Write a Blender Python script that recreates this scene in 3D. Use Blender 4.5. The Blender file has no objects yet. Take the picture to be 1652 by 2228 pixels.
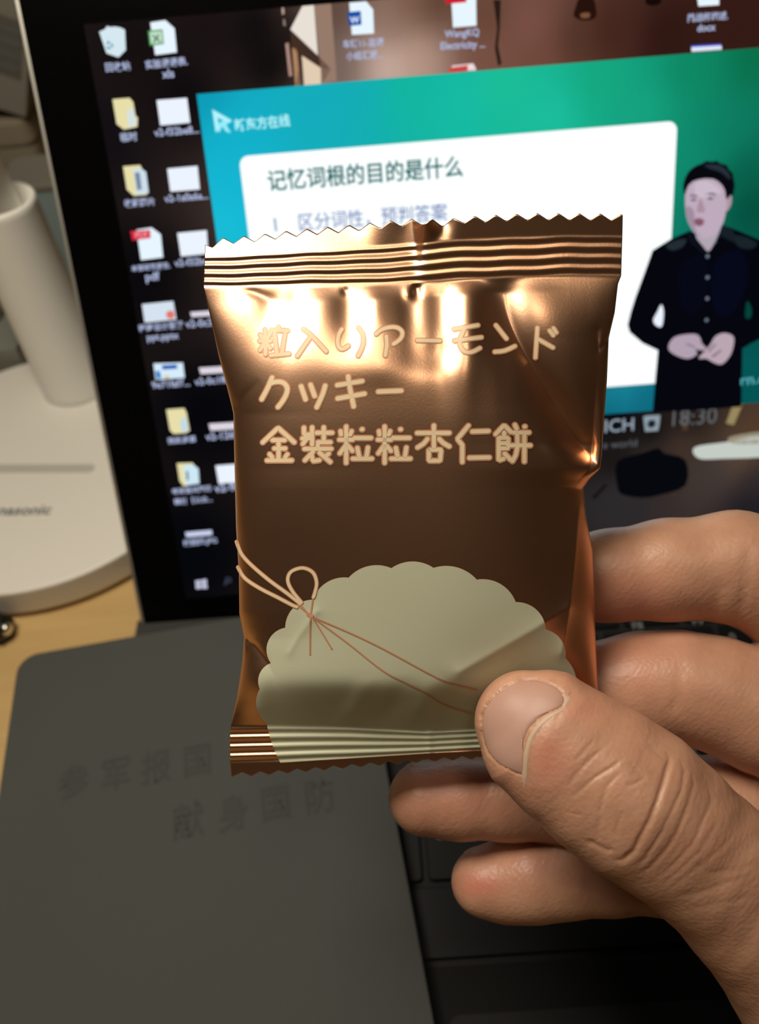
import bpy, bmesh, math, random
import numpy as np
from mathutils import Matrix, Vector
random.seed(3); np.random.seed(3)
MM = 0.001
COL = bpy.context.scene.collection

# ------------------------------------------------------------------ camera
F, CX, CY = 1750.0, 826.0, 1114.0                 # focal length and centre for a 1652 x 2228 frame
PITCH, ROLL, YAW, TILT = .8545, -.0932, -.0262, .4930
sp, cp_ = math.sin(PITCH), math.cos(PITCH)
R0 = np.array([[1, 0, 0], [0, -sp, -cp_], [0, cp_, -sp]])
Ry = np.array([[math.cos(YAW), -math.sin(YAW), 0], [math.sin(YAW), math.cos(YAW), 0], [0, 0, 1]])
Rr = np.array([[math.cos(ROLL), -math.sin(ROLL), 0], [math.sin(ROLL), math.cos(ROLL), 0], [0, 0, 1]])
RC = Rr @ R0 @ Ry                                  # world -> camera (x right, y down, z forward)
CAM = np.array([73.62, -163.06, 237.5])            # millimetres; desk top is z = 0
cd = bpy.data.cameras.new('camera'); cam = bpy.data.objects.new('camera', cd); COL.objects.link(cam)
m4 = Matrix.Identity(4)
for i in range(3):
    m4[i][0], m4[i][1], m4[i][2], m4[i][3] = RC[0][i], -RC[1][i], -RC[2][i], CAM[i] * MM
cam.matrix_world = m4
cd.sensor_fit = 'VERTICAL'; cd.sensor_height = 36.0; cd.lens = F / 2228 * 36.0
cd.clip_start = 0.005; cd.clip_end = 20
cd.dof.use_dof = True; cd.dof.focus_distance = 0.127; cd.dof.aperture_fstop = 18.0
scene = bpy.context.scene
scene.camera = cam
# ------------------------------------------------------------------ world, exposure
w = bpy.data.worlds.new('world'); scene.world = w; w.use_nodes = True
w.node_tree.nodes['Background'].inputs[0].default_value = (1.0, 0.80, 0.60, 1)
w.node_tree.nodes['Background'].inputs[1].default_value = 0.006
vs = scene.view_settings
vs.view_transform = 'Standard'; vs.look = 'None'; vs.exposure = 0.0; vs.gamma = 1.0
vs.use_curve_mapping = False
LAMP_POWER = 1.4
LAMP_HEAD = (-34.0, -54.0, 402.0)
CEILING_FILL_POWER = 3.0
cl = bpy.data.lights.new('added_ceiling_fill', 'AREA'); cl.shape = 'DISK'; cl.size = .36; cl.energy = CEILING_FILL_POWER; cl.color = (1.0, .83, .62)  # unseen ceiling light, added for dim fill and a gradient in the foil
clo = bpy.data.objects.new('added_ceiling_fill', cl); COL.objects.link(clo); clo.location = (.25, -.50, 1.638)

# ------------------------------------------------------------------ helpers
def lin(c):
    return tuple(((x / 255) / 12.92 if x / 255 <= 0.04045 else ((x / 255 + 0.055) / 1.055) ** 2.4) for x in c)
def ray(x, y):
    return RC.T @ np.array([(x - CX) / F, (y - CY) / F, 1.0])
def on_z(x, y, z):
    d = ray(x, y); return CAM + d * (z - CAM[2]) / d[2]
def c2w(p):                                        # camera coords (mm) -> world (mm)
    return CAM + np.asarray(p, float) @ RC
def pz(x, y, z):                                   # pixel at depth z -> camera coords
    return np.array([(x - CX) / F * z, (y - CY) / F * z, z])

def link(name, me, parent=None, mat=None, smooth=False):
    o = bpy.data.objects.new(name, me); COL.objects.link(o)
    if mat is not None and not me.materials: me.materials.append(mat)
    if smooth: me.polygons.foreach_set('use_smooth', [True] * len(me.polygons))
    if parent is not None: o.parent = parent
    return o
def mesh(name, v, f, parent=None, mat=None, smooth=False):
    me = bpy.data.meshes.new(name)
    me.from_pydata([tuple(float(c) * MM for c in p) for p in v], [], [tuple(int(i) for i in q) for q in f])
    me.update()
    return link(name, me, parent, mat, smooth)
def bmobj(name, bm, parent=None, mat=None, smooth=False):
    me = bpy.data.meshes.new(name); bm.to_mesh(me); bm.free()
    for vv in me.vertices: vv.co *= MM
    return link(name, me, parent, mat, smooth)
def tag(o, label, cat, group=None):
    o['label'] = label; o['category'] = cat
    if group: o['group'] = group
    return o
def empty(name, loc, label, cat, group=None):
    o = bpy.data.objects.new(name, None); COL.objects.link(o)
    o.empty_display_size = .01
    tag(o, label, cat, group)
    return o
def box(x0, y0, z0, x1, y1, z1, bev=0, seg=2):
    bm = bmesh.new(); bmesh.ops.create_cube(bm, size=1)
    for v in bm.verts:
        v.co = Vector((x0 + (v.co.x + .5) * (x1 - x0), y0 + (v.co.y + .5) * (y1 - y0), z0 + (v.co.z + .5) * (z1 - z0)))
    if bev: bmesh.ops.bevel(bm, geom=bm.edges[:], offset=bev, segments=seg, profile=.5, affect='EDGES')
    return bm
def lathe(prof, n=64):
    bm = bmesh.new(); rings = []
    for r, z in prof:
        if r < 1e-6: rings.append([bm.verts.new((0, 0, z))])
        else: rings.append([bm.verts.new((r * math.cos(2 * math.pi * k / n), r * math.sin(2 * math.pi * k / n), z)) for k in range(n)])
    for a, b in zip(rings, rings[1:]):
        for k in range(n):
            k2 = (k + 1) % n
            if len(a) == 1 and len(b) == 1: continue
            if len(a) == 1: bm.faces.new((a[0], b[k], b[k2]))
            elif len(b) == 1: bm.faces.new((a[k], a[k2], b[0]))
            else: bm.faces.new((a[k], a[k2], b[k2], b[k]))
    bmesh.ops.recalc_face_normals(bm, faces=bm.faces[:])
    return bm
def tube(pts, rad, n=16):
    bm = bmesh.new(); rings = []; pts = [Vector(p) for p in pts]
    for i, p in enumerate(pts):
        d = (pts[min(i + 1, len(pts) - 1)] - pts[max(i - 1, 0)]).normalized()
        a = d.orthogonal().normalized() if i == 0 else (prev - d * prev.dot(d)).normalized()
        prev = a; b = d.cross(a)
        r = rad[i] if hasattr(rad, '__len__') else rad
        rings.append([bm.verts.new(p + (a * math.cos(2 * math.pi * k / n) + b * math.sin(2 * math.pi * k / n)) * r) for k in range(n)])
    for a, b in zip(rings, rings[1:]):
        for k in range(n): bm.faces.new((a[k], a[(k + 1) % n], b[(k + 1) % n], b[k]))
    bm.faces.new(rings[0][::-1]); bm.faces.new(rings[-1])
    bmesh.ops.recalc_face_normals(bm, faces=bm.faces[:])
    return bm
def shift(bm, x, y, z=0):
    for v in bm.verts: v.co += Vector((x, y, z))
    return bm
def rrect(x0, y0, x1, y1, r, n=6):
    out = []
    for cx, cy, a0 in ((x1 - r, y1 - r, 0), (x0 + r, y1 - r, 90), (x0 + r, y0 + r, 180), (x1 - r, y0 + r, 270)):
        for k in range(n + 1):
            a = math.radians(a0 + 90 * k / n); out.append((cx + r * math.cos(a), cy + r * math.sin(a)))
    return out
def prism(poly, z0, z1, bev=0, seg=2):
    bm = bmesh.new()
    b = [bm.verts.new((x, y, z0)) for x, y in poly]; t = [bm.verts.new((x, y, z1)) for x, y in poly]
    bm.faces.new(b[::-1]); bm.faces.new(t)
    for i in range(len(poly)):
        j = (i + 1) % len(poly); bm.faces.new((b[i], b[j], t[j], t[i]))
    bmesh.ops.recalc_face_normals(bm, faces=bm.faces[:])
    if bev:
        ed = [e for e in bm.edges if abs(e.verts[0].co.z - e.verts[1].co.z) < 1e-6]
        bmesh.ops.bevel(bm, geom=ed, offset=bev, segments=seg, profile=.5, affect='EDGES')
    return bm

# ------------------------------------------------------------------ materials
def mat(name, col, rough=.5, metal=0., bump=None, spec=.5, noise=None, sheen=0):
    m = bpy.data.materials.new(name); m.use_nodes = True; nt = m.node_tree; b = nt.nodes['Principled BSDF']
    b.inputs['Base Color'].default_value = (*col, 1); b.inputs['Roughness'].default_value = rough
    b.inputs['Metallic'].default_value = metal; b.inputs['Specular IOR Level'].default_value = spec
    tc = nt.nodes.new('ShaderNodeTexCoord')
    if noise:                                       # (scale, other colour, detail)
        n = nt.nodes.new('ShaderNodeTexNoise'); n.inputs['Scale'].default_value = noise[0]; n.inputs['Detail'].default_value = noise[2]
        nt.links.new(tc.outputs['Object'], n.inputs['Vector'])
        mx = nt.nodes.new('ShaderNodeMix'); mx.data_type = 'RGBA'
        mx.inputs[6].default_value = (*col, 1); mx.inputs[7].default_value = (*noise[1], 1)
        nt.links.new(n.outputs['Fac'], mx.inputs[0]); nt.links.new(mx.outputs[2], b.inputs['Base Color'])
    if bump:                                        # (scale, strength, distance)
        n = nt.nodes.new('ShaderNodeTexNoise'); n.inputs['Scale'].default_value = bump[0]; n.inputs['Detail'].default_value = 3
        nt.links.new(tc.outputs['Object'], n.inputs['Vector'])
        bp = nt.nodes.new('ShaderNodeBump'); bp.inputs['Strength'].default_value = bump[1]; bp.inputs['Distance'].default_value = bump[2]
        nt.links.new(n.outputs['Fac'], bp.inputs['Height']); nt.links.new(bp.outputs[0], b.inputs['Normal'])
    return m
def glow(name, col, strength=1.0, attr=None, sample=False):
    m = bpy.data.materials.new(name); m.use_nodes = True; nt = m.node_tree; nt.nodes.clear()
    o = nt.nodes.new('ShaderNodeOutputMaterial'); e = nt.nodes.new('ShaderNodeEmission')
    e.inputs['Strength'].default_value = strength
    if attr:
        a = nt.nodes.new('ShaderNodeAttribute'); a.attribute_name = attr; nt.links.new(a.outputs['Color'], e.inputs['Color'])
    else: e.inputs['Color'].default_value = (*lin(col), 1)
    nt.links.new(e.outputs[0], o.inputs['Surface'])
    if not sample: m.cycles.emission_sampling = 'NONE'
    return m
_g = {}
def G(col, s=1.0):
    k = (tuple(col), s)
    if k not in _g: _g[k] = glow('screen_pixels', col, s)
    return _g[k]

def wood_mat():
    m = mat('desk_wood', (.50, .33, .13), .5); nt = m.node_tree; b = nt.nodes['Principled BSDF']
    tc = nt.nodes.new('ShaderNodeTexCoord'); mp = nt.nodes.new('ShaderNodeMapping'); mp.inputs['Scale'].default_value = (6, 60, 6)
    n = nt.nodes.new('ShaderNodeTexNoise'); n.inputs['Scale'].default_value = 2.2; n.inputs['Detail'].default_value = 6; n.inputs['Distortion'].default_value = .6
    r = nt.nodes.new('ShaderNodeValToRGB')
    r.color_ramp.elements[0].color = (.50, .325, .125, 1); r.color_ramp.elements[0].position = .3
    r.color_ramp.elements[1].color = (.59, .40, .165, 1); r.color_ramp.elements[1].position = .75
    nt.links.new(tc.outputs['Object'], mp.inputs[0]); nt.links.new(mp.outputs[0], n.inputs['Vector'])
    nt.links.new(n.outputs['Fac'], r.inputs[0]); nt.links.new(r.outputs[0], b.inputs['Base Color'])
    return m
M_WOOD = wood_mat()
M_WALL = mat('wall_paint', (.035, .03, .026), .9)
M_WHITE = mat('white_plastic', (.80, .77, .70), .45)
M_WHITE2 = mat('white_plastic_side', (.86, .85, .79), .5)
M_GROOVE = mat('grey_groove', (.50, .49, .43), .6)
M_GREYINK = mat('grey_ink', (.14, .15, .15), .6)
M_GLASS = mat('bezel_glass', (.0015, .0015, .0017), .14, spec=.2)
M_METAL = mat('magnesium', (.20, .195, .18), .45, .7)
M_EDGE = mat('bright_edge', (.62, .60, .54), .35, .8)
M_DECK = mat('keyboard_deck', (.006, .006, .006), .8, bump=(900, .15, .0002))
M_HINGE = mat('hinge_fabric', (.035, .035, .033), .9, bump=(1500, .3, .0002))
M_KEY = mat('key_plastic', (.0045, .0045, .005), .55, spec=.2)
M_LEGEND = mat('key_legend', (.20, .21, .22), .6)
M_PAD = mat('palm_rest_fabric', (.008, .0085, .008), .8, spec=.2)
M_LEATHER = mat('soft_leather', (.060, .063, .060), .78, bump=(1400, .25, .00025), noise=(22, (.068, .071, .067), 4), spec=.3)
M_EMBOSS = mat('pressed_leather', (.050, .052, .049), .75, spec=.3)
M_PAGES = mat('page_edges', (.5, .47, .4), .8)
M_BLACK = mat('black_metal', (.012, .012, .012), .35, .3)
M_STEEL = mat('steel', (.75, .73, .68), .25, 1.)

# ------------------------------------------------------------------ the setting
d = bmobj('desk_board', prism(rrect(-700, -420, 900, 520, 8), -25, 0, 1.2), None, M_WOOD)
desk = empty('desk', (0, 0, 0), 'yellow wooden desk top under the lamp, tablet and notebook', 'desk')
d.name = 'desk_top'; d.parent = desk
for sx in (-640, 780):
    for sy in (-360, 440):
        bmobj('desk_leg', box(sx, sy, -720, sx + 50, sy + 50, -25, 2), desk, M_WOOD)
M_PAINT = mat('warm_wall_paint', (.56, .44, .34), .9)
for nm, bb, mm in (('wall_back', (-1600, 560, -720, 1900, 600, 1700), M_WALL), ('floor', (-1600, -1900, -740, 1900, 600, -720), M_WALL), ('wall_left', (-1640, -1900, -720, -1600, 600, 1700), M_PAINT), ('wall_right', (1900, -1900, -720, 1940, 600, 1700), M_PAINT), ('wall_front', (-1600, -1940, -720, 1900, -1900, 1700), M_PAINT), ('ceiling', (-1640, -1940, 1700, 1940, 600, 1740), M_PAINT)):
    o = bmobj(nm, box(*bb), None, mm); o['kind'] = 'structure'
cf = empty('added_ceiling_light', (0, 0, 0), 'added unseen round ceiling light giving dim fill and foil reflections', 'light')
bmobj('fixture', shift(lathe([(0, 0), (170, 0), (170, -6), (190, -6), (200, 20), (190, 58), (0, 60)], 48), 250, -500, 1640), cf, M_WHITE if False else M_PAINT)  # housing for the added light, out of view
clo.parent = cf

# ------------------------------------------------------------------ desk lamp
LX, LY = -66.3, 72.7
PXc, PYc = -61.0, 118.0
lamp = empty('desk_lamp', (LX, LY, 0), 'white desk lamp with a thick round base and a tubular post', 'lamp')
bmobj('base', shift(lathe([(0, 1.2), (65.6, 1.2), (66.8, 2.2), (67.4, 4), (67.4, 14.1), (67.1, 14.8), (66.4, 15.05), (0, 15.05)], 128), LX, LY), lamp, M_WHITE, True).data.polygons.foreach_set('use_smooth', [False] * (128 * 7))
bmobj('foot_ring', shift(lathe([(0, 0), (63.5, 0), (63.5, 1.2), (0, 1.2)], 96), LX, LY), lamp, M_BLACK)
bmobj('post', shift(lathe([(0, 15), (15.2, 15), (14.9, 17), (13.6, 98), (13.9, 100), (13.0, 101.2), (11.6, 100.4), (11.0, 90), (0, 90)], 72), PXc, PYc), lamp, M_WHITE2, True)
bmobj('arm_rod', tube([(PXc, PYc, 90), (PXc, PYc, 330), (PXc + 1, PYc - 3, 365), (PXc + 6, PYc - 14, 392), (PXc + 8, PYc - 34, 410), (LAMP_HEAD[0] - 4, LAMP_HEAD[1] + 20, 417)], 7.6, 24), lamp, M_WHITE2, True)
hx, hy, hz = LAMP_HEAD
bmobj('lamp_head', shift(lathe([(0, 2), (85, 2), (85, 0), (89, 0), (90, 4), (84, 12), (50, 18), (0, 20)], 72), hx, hy, hz), lamp, M_WHITE, True)
# slot in the base top and the maker's lettering
ga, gb = on_z(-150, 1020, 15.1), on_z(206, 1019, 15.1)
gm, gl = (ga + gb) / 2, np.linalg.norm(gb - ga)
gw = 4.6
bm = prism(rrect(-gl / 2, -gw / 2, gl / 2, gw / 2, gw / 2 - .05, 8), 0, .12)
bmesh.ops.rotate(bm, verts=bm.verts, matrix=Matrix.Rotation(math.atan2(gb[1] - ga[1], gb[0] - ga[0]), 3, 'Z'))
bmobj('groove', shift(bm, gm[0], gm[1], 15.05), lamp, M_GROOVE)
la = bpy.data.lights.new('lamp_light', 'AREA'); la.shape = 'DISK'; la.size = .165; la.energy = LAMP_POWER; la.color = (1.0, .89, .73)
lo = bpy.data.objects.new('lamp_light', la); COL.objects.link(lo); lo.location = (hx * MM, hy * MM, (hz - .6) * MM); lo.parent = lamp
lo.rotation_euler = (math.radians(-4), 0, 0)

# ------------------------------------------------------------------ text
def text2d(s, extrude=0, bevel=0, offset=0):
    c = bpy.data.curves.new('t', 'FONT'); c.body = s; c.extrude = extrude; c.bevel_depth = bevel; c.bevel_resolution = 1; c.offset = offset
    c.resolution_u = 3
    o = bpy.data.objects.new('t', c); COL.objects.link(o)
    dg = bpy.context.evaluated_depsgraph_get(); dg.update()
    me = bpy.data.meshes.new_from_object(o.evaluated_get(dg))
    v = np.array([x.co[:] for x in me.vertices]); f = [tuple(p.vertices) for p in me.polygons]
    bpy.data.objects.remove(o); bpy.data.curves.remove(c); bpy.data.meshes.remove(me)
    return v, f
def text_on(name, s, O, ex, ey, ez, width, parent, m, aspect=1.0, offset=0, z=0, extrude=0, bevel=0):
    v, f = text2d(s, extrude, bevel, offset)
    x0, x1 = v[:, 0].min(), v[:, 0].max(); k = width / (x1 - x0)
    P = O + np.outer((v[:, 0] - x0) * k, ex) + np.outer(v[:, 1] * k * aspect, ey) + np.outer(v[:, 2] * k + z, ez)
    return mesh(name, P, f, parent, m)
X3, Y3, Z3 = np.eye(3)
a, b = on_z(-42, 1121, 15.1), on_z(108, 1119, 15.1)
dd = (b - a); wd = np.linalg.norm(dd); dd /= wd
text_on('maker_lettering', 'Panasonic', a, dd, np.cross(Z3, dd), Z3, wd, lamp, M_GREYINK, offset=.02, z=.06)

# ------------------------------------------------------------------ tablet
UT = np.array([1.0, 0, 0]); VT = np.array([0, math.sin(TILT), math.cos(TILT)]); NT = np.cross(UT, VT)    # NT faces the viewer
S0 = np.array([0, 0, 14 * math.cos(TILT)])
SW, SH = 260.0, 173.0
def scr(x, y):                                       # point of the photograph -> coordinates on the display
    dr = ray(x, y); P = CAM + dr * (np.dot(S0 - CAM, NT) / np.dot(dr, NT)) - S0
    return np.array([P @ UT, P @ VT])
def S3(ab, off=0.0):
    return S0 + UT * ab[0] + VT * ab[1] + NT * off
tablet = empty('tablet', (0, 0, 0), 'black framed tablet computer with lit display standing behind the snack pack', 'tablet')
def to_screen(bm):
    for v in bm.verts: v.co = Vector(S3((v.co.x, v.co.y), v.co.z))
    return bm
bmobj('back_shell', to_screen(prism(rrect(-17.2, -9.5, SW + 17.2, SH + 14.5, 3), -8.0, -1.1, .5)), tablet, M_METAL)
bmobj('edge_band', to_screen(prism(rrect(-17.4, -13.3, SW + 17.4, SH + 14.7, 3), -1.1, -.55, .1)), tablet, M_EDGE)
bmobj('bezel', to_screen(prism(rrect(-16.3, -13.4, SW + 16.3, SH + 13.9, 2.5), -.55, -.10, .15)), tablet, M_GLASS)
# kickstand behind
def kick():
    top = S3((130, 95), -8.2); q = []
    foot = np.array([130, top[1] + 95, 0.0])
    v = []
    dk = (foot - top) / np.linalg.norm(foot - top); nk = np.cross(UT, dk)
    for sx in (-118, 118):
        for o in (0, 2.0):
            v += [top + UT * sx + nk * o, foot + UT * sx + nk * o]
    v = np.array(v); v[:, 2] += max(0, -v[:, 2].min())
    return mesh('kickstand', v, [(0, 1, 5, 4), (2, 6, 7, 3), (0, 2, 3, 1), (4, 5, 7, 6), (0, 4, 6, 2), (1, 3, 7, 5)], tablet, M_METAL)
kick()
LAY = .03
def colour_grid(name, a0, b0, a1, b1, ctrl, parent, off, nx=40, ny=30, strength=1.0, power=3.0, sample=True, poly=None):
    gx = np.linspace(a0, a1, nx + 1); gy = np.linspace(b0, b1, ny + 1)
    P = [(x, y) for y in gy for x in gx]
    f = [(j * (nx + 1) + i, j * (nx + 1) + i + 1, (j + 1) * (nx + 1) + i + 1, (j + 1) * (nx + 1) + i) for j in range(ny) for i in range(nx)]
    o = mesh(name, [S3(p, off) for p in P], f, parent, glow(name + '_pixels', (0, 0, 0), strength, 'col', sample))
    K = np.array([scr(*c[0]) for c in ctrl]); V = np.array([lin(c[1]) for c in ctrl]); A = np.array(P)
    D = ((A[:, None, :] - K[None]) ** 2).sum(2) + 30.0; W = D ** (-power / 2); C = (W @ V) / W.sum(1, keepdims=True)
    at = o.data.color_attributes.new('col', 'FLOAT_COLOR', 'POINT')
    at.data.foreach_set('color', np.c_[C, np.ones(len(C))].astype(np.float32).ravel())
    return o
WALLP = [((300, 600), (11, 9, 12)), ((220, 300), (19, 15, 18)), ((300, 100), (21, 15, 16)), ((400, 200), (14, 10, 13)), ((450, 60), (24, 17, 17)), ((560, 60), (8, 6, 9)), ((590, 140), (3, 3, 6)), ((400, 1200), (6, 7, 11)), ((450, 900), (7, 7, 11)),
         ((640, 100), (10, 8, 8)), ((735, 20), (95, 72, 62)), ((740, 140), (120, 100, 92)), ((850, 140), (205, 178, 165)), ((900, 120), (185, 152, 135)), ((860, 60), (140, 110, 95)), ((900, 20), (120, 88, 70)), ((945, 10), (84, 52, 38)), ((1060, 130), (118, 80, 66)), ((1060, 40), (100, 66, 52)), ((1150, 60), (122, 80, 70)), ((1180, 120), (112, 72, 60)), ((1250, 90), (80, 50, 38)), ((1330, 70), (66, 36, 28)), ((1450, 80), (46, 22, 18)), ((1600, 60), (52, 26, 20)),
         ((1340, 900), (7, 9, 15)), ((1420, 940), (9, 10, 14)), ((1500, 930), (26, 20, 18)), ((1490, 965), (70, 54, 44)), ((1640, 960), (84, 60, 40)), ((1600, 1000), (84, 68, 58)), ((1420, 1000), (52, 44, 40)), ((1340, 1000), (24, 20, 20)), ((1350, 1080), (44, 42, 44)), ((1550, 1030), (62, 54, 52)), ((1640, 1050), (46, 40, 42)), ((1630, 1100), (28, 26, 32)), ((900, 1250), (12, 12, 16)), ((1200, 1250), (14, 13, 18)), ((1700, 600), (40, 25, 20)), ((1750, 1200), (20, 18, 22))]
screen = colour_grid('screen', 0, 0, SW, SH, WALLP, tablet, 0, 90, 60, 1.0, 3.4)
screen['label'] = 'lit display showing a desktop and a lesson video'
def flat(name, pts, col, layer, strength=1.0):
    ab = [scr(*p) for p in pts]
    ab = [(min(max(q[0], .05), SW - .05), min(max(q[1], .05), SH - .05)) for q in ab]
    bm = bmesh.new(); vs_ = [bm.verts.new(S3(q, layer * LAY)) for q in ab]
    bm.faces.new(vs_); bmesh.ops.triangulate(bm, faces=bm.faces[:])
    o = bmobj(name, bm, screen, G(col, strength))
    return o
def smoothpoly(pts, n=4):
    P = np.array(pts, float); out = []; N = len(P)
    for i in range(N):
        p0, p1, p2, p3 = P[i - 1], P[i], P[(i + 1) % N], P[(i + 2) % N]
        for k in range(n):
            t = k / n
            out.append(tuple(.5 * (2 * p1 + (p2 - p0) * t + (2 * p0 - 5 * p1 + 4 * p2 - p3) * t * t + (3 * p1 - p0 - 3 * p2 + p3) * t ** 3)))
    return out
def stext(name, s, l, r, col, layer, strength=1.0, aspect=1.0, offset=.0):
    A, B = scr(*l), scr(*r); dv = B - A; wd = np.linalg.norm(dv); dv /= wd
    ex = UT * dv[0] + VT * dv[1]; ey = -UT * dv[1] + VT * dv[0]
    return text_on(name, s, S3(A, layer * LAY), ex, ey, NT, wd, screen, G(col, strength), aspect, offset)
# wallpaper picture: rafters, window light, pendant lamps, bag
flat('wallpaper_window_light', [(657, 3), (682, 0), (692, 121), (632, 64)], (232, 224, 212), 1)
flat('wallpaper_window_light', [(657, 121), (698, 148), (699, 184), (662, 187)], (226, 205, 178), 1)
flat('wallpaper_rafter', [(632, 64), (692, 121), (720, 150), (702, 182), (699, 148), (657, 121), (655, 188), (642, 190), (634, 104)], (66, 46, 36), 1)
flat('wallpaper_post', [(682, 0), (720, 0), (733, 176), (701, 182)], (150, 122, 106), 1)
flat('wallpaper_light_gap', [(612, 8), (617, 8), (619, 30), (614, 32)], (190, 160, 150), 1)
flat('wallpaper_light_gap', [(616, 42), (620, 42), (622, 56), (617, 56)], (150, 126, 118), 1)
flat('wallpaper_light_gap', [(621, 95), (628, 93), (636, 165), (629, 166)], (176, 140, 126), 1)
flat('wallpaper_light_gap', [(636, 104), (646, 107), (654, 184), (643, 188)], (186, 142, 106), 1)
flat('wallpaper_pendant_lamp', smoothpoly([(1262, -4), (1290, -4), (1298, 25), (1294, 40), (1270, 45), (1249, 35), (1254, 12)]), (38, 18, 12), 1)
flat('wallpaper_lamp_glow', smoothpoly([(1264, 30), (1282, 28), (1282, 38), (1266, 39)]), (120, 80, 56), 2)
flat('wallpaper_pendant_lamp', smoothpoly([(1408, -4), (1438, -4), (1436, 8), (1420, 13), (1406, 8)]), (22, 10, 8), 1)
flat('wallpaper_cable', [(1074, 0), (1090, 0), (1088, 60), (1084, 100), (1092, 140), (1084, 143), (1077, 105), (1082, 60)], (40, 28, 24), 1)
flat('wallpaper_bag', smoothpoly([(1343, 1004), (1397, 986), (1433, 975), (1446, 986), (1492, 1001), (1492, 1056), (1437, 1077), (1397, 1083), (1354, 1076), (1343, 1056)], 3), (7, 8, 14), 1)
flat('wallpaper_strap', [(1318, 1052), (1322, 1056), (1294, 1086), (1288, 1082)], (14, 13, 16), 1)
flat('wallpaper_table_glare', smoothpoly([(1512, 973), (1580, 962), (1660, 950), (1680, 990), (1570, 998), (1520, 997)]), (196, 204, 196), 1)
flat('wallpaper_table_glare', smoothpoly([(1590, 950), (1680, 938), (1680, 962), (1600, 966)]), (150, 142, 120), 1)
flat('wallpaper_slat', [(1595, 880), (1618, 876), (1597, 925), (1580, 921)], (150, 134, 92), 1)
flat('wallpaper_slat', [(1484, 886), (1502, 886), (1497, 935), (1485, 937)], (74, 56, 44), 1)
# desktop icons
WH = (232, 246, 255)
flat('recycle_bin_icon', [(216, 69), (228, 64), (233, 57), (242, 59), (250, 58), (262, 60), (272, 65), (274, 109), (258, 125), (232, 116)], (214, 232, 240), 2)
for q in ([(231, 96), (237, 88), (240, 95)], [(243, 92), (247, 101), (241, 104)], [(232, 100), (243, 106), (234, 107)]):
    flat('recycle_arrow', q, (30, 140, 165), 3)
flat('file_icon', [(327, 49), (360, 44), (380, 62), (385, 114), (338, 120)], WH, 2)
flat('file_badge', [(322, 67), (354, 64), (357, 96), (326, 100)], (70, 150, 80), 3)
flat('file_badge_face', [(326, 70), (352, 68), (354, 93), (329, 96)], (196, 226, 204), 4)
stext('file_badge_letter', 'X', (332, 92), (351, 90), (30, 105, 55), 5, 1, .8, .03)
flat('file_icon', [(760, 6), (797, 3), (812, 21), (814, 73), (766, 76)], WH, 3)
flat('file_badge', [(756, 27), (785, 24), (787, 54), (760, 57)], (25, 80, 165), 4)
stext('file_badge_letter', 'W', (762, 51), (783, 49), (215, 235, 255), 5, 1, .9, .03)
flat('file_icon', [(982, -6), (1036, -6), (1037, 56), (986, 60)], WH, 3)
flat('file_tag', [(968, -6), (1015, -6), (1015, 5), (971, 9)], (205, 30, 50), 4)
flat('file_icon', [(984, 143), (1030, 138), (1036, 150), (1036, 153), (980, 157)], (240, 220, 222), 3)
flat('file_tag', [(977, 148), (1018, 142), (1018, 154), (978, 158)], (205, 70, 70), 4)
flat('file_icon', [(1517, -6), (1565, -6), (1565, 11), (1520, 14)], WH, 3)
flat('thumbnail_icon', [(1504, 99), (1569, 95), (1571, 108), (1505, 113)], (226, 232, 246), 3)
flat('thumbnail_stripe', [(1504, 99), (1569, 95), (1570, 99), (1504, 103)], (60, 80, 200), 4)
flat('file_icon', [(297, 500), (330, 495), (350, 510), (355, 560), (307, 566)], WH, 2)
flat('file_tag', [(284, 503), (327, 500), (328, 518), (288, 523)], (214, 40, 66), 3)
stext('file_tag_letter', 'PDF', (296, 518), (323, 515), (250, 180, 190), 4)
YL, YD = (232, 222, 170), (196, 186, 140)
flat('folder_icon', [(245, 216), (282, 213), (290, 222), (295, 252), (300, 256), (299, 276), (270, 282), (254, 270)], YL, 2)
flat('folder_sheet', [(276, 240), (290, 236), (298, 272), (280, 277)], (214, 226, 226), 3)
flat('folder_icon', [(268, 362), (305, 359), (312, 372), (320, 424), (291, 426), (276, 412)], YL, 2)
flat('folder_sheet', [(290, 368), (306, 366), (318, 374), (324, 420), (297, 424)], (206, 222, 236), 3)
flat('folder_sheet_lines', [(293, 376), (304, 375), (309, 412), (299, 414)], (120, 136, 160), 4)
flat('folder_icon', [(362, 891), (401, 888), (406, 898), (413, 937), (405, 942), (378, 944), (370, 936)], YL, 2)
flat('folder_sheet', [(391, 916), (404, 906), (411, 936), (397, 941)], (196, 218, 228), 3)
flat('folder_icon', [(385, 1008), (419, 1007), (424, 1014), (424, 1052), (400, 1058), (391, 1046)], YL, 2)
flat('folder_sheet', [(398, 1014), (420, 1010), (432, 1020), (434, 1052), (405, 1056)], (206, 232, 244), 3)
flat('folder_sheet_mark', [(405, 1026), (409, 1024), (411, 1044), (407, 1045)], (50, 80, 100), 4)
flat('thumbnail_icon', [(309, 662), (377, 655), (384, 695), (315, 702)], (214, 226, 240), 2)
flat('thumbnail_mark', smoothpoly([(362, 680), (376, 676), (380, 690), (366, 693)]), (226, 120, 110), 3)
flat('thumbnail_icon', [(334, 791), (398, 789), (402, 822), (339, 826)], (214, 236, 252), 2)
flat('thumbnail_stripe', [(352, 795), (385, 793), (386, 802), (354, 804)], (30, 90, 180), 3)
flat('thumbnail_stripe', [(338, 808), (347, 806), (352, 822), (341, 824)], (60, 130, 200), 3)
flat('thumbnail_mark', smoothpoly([(359, 818), (367, 817), (368, 822), (360, 823)]), (220, 190, 90), 3)
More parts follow.
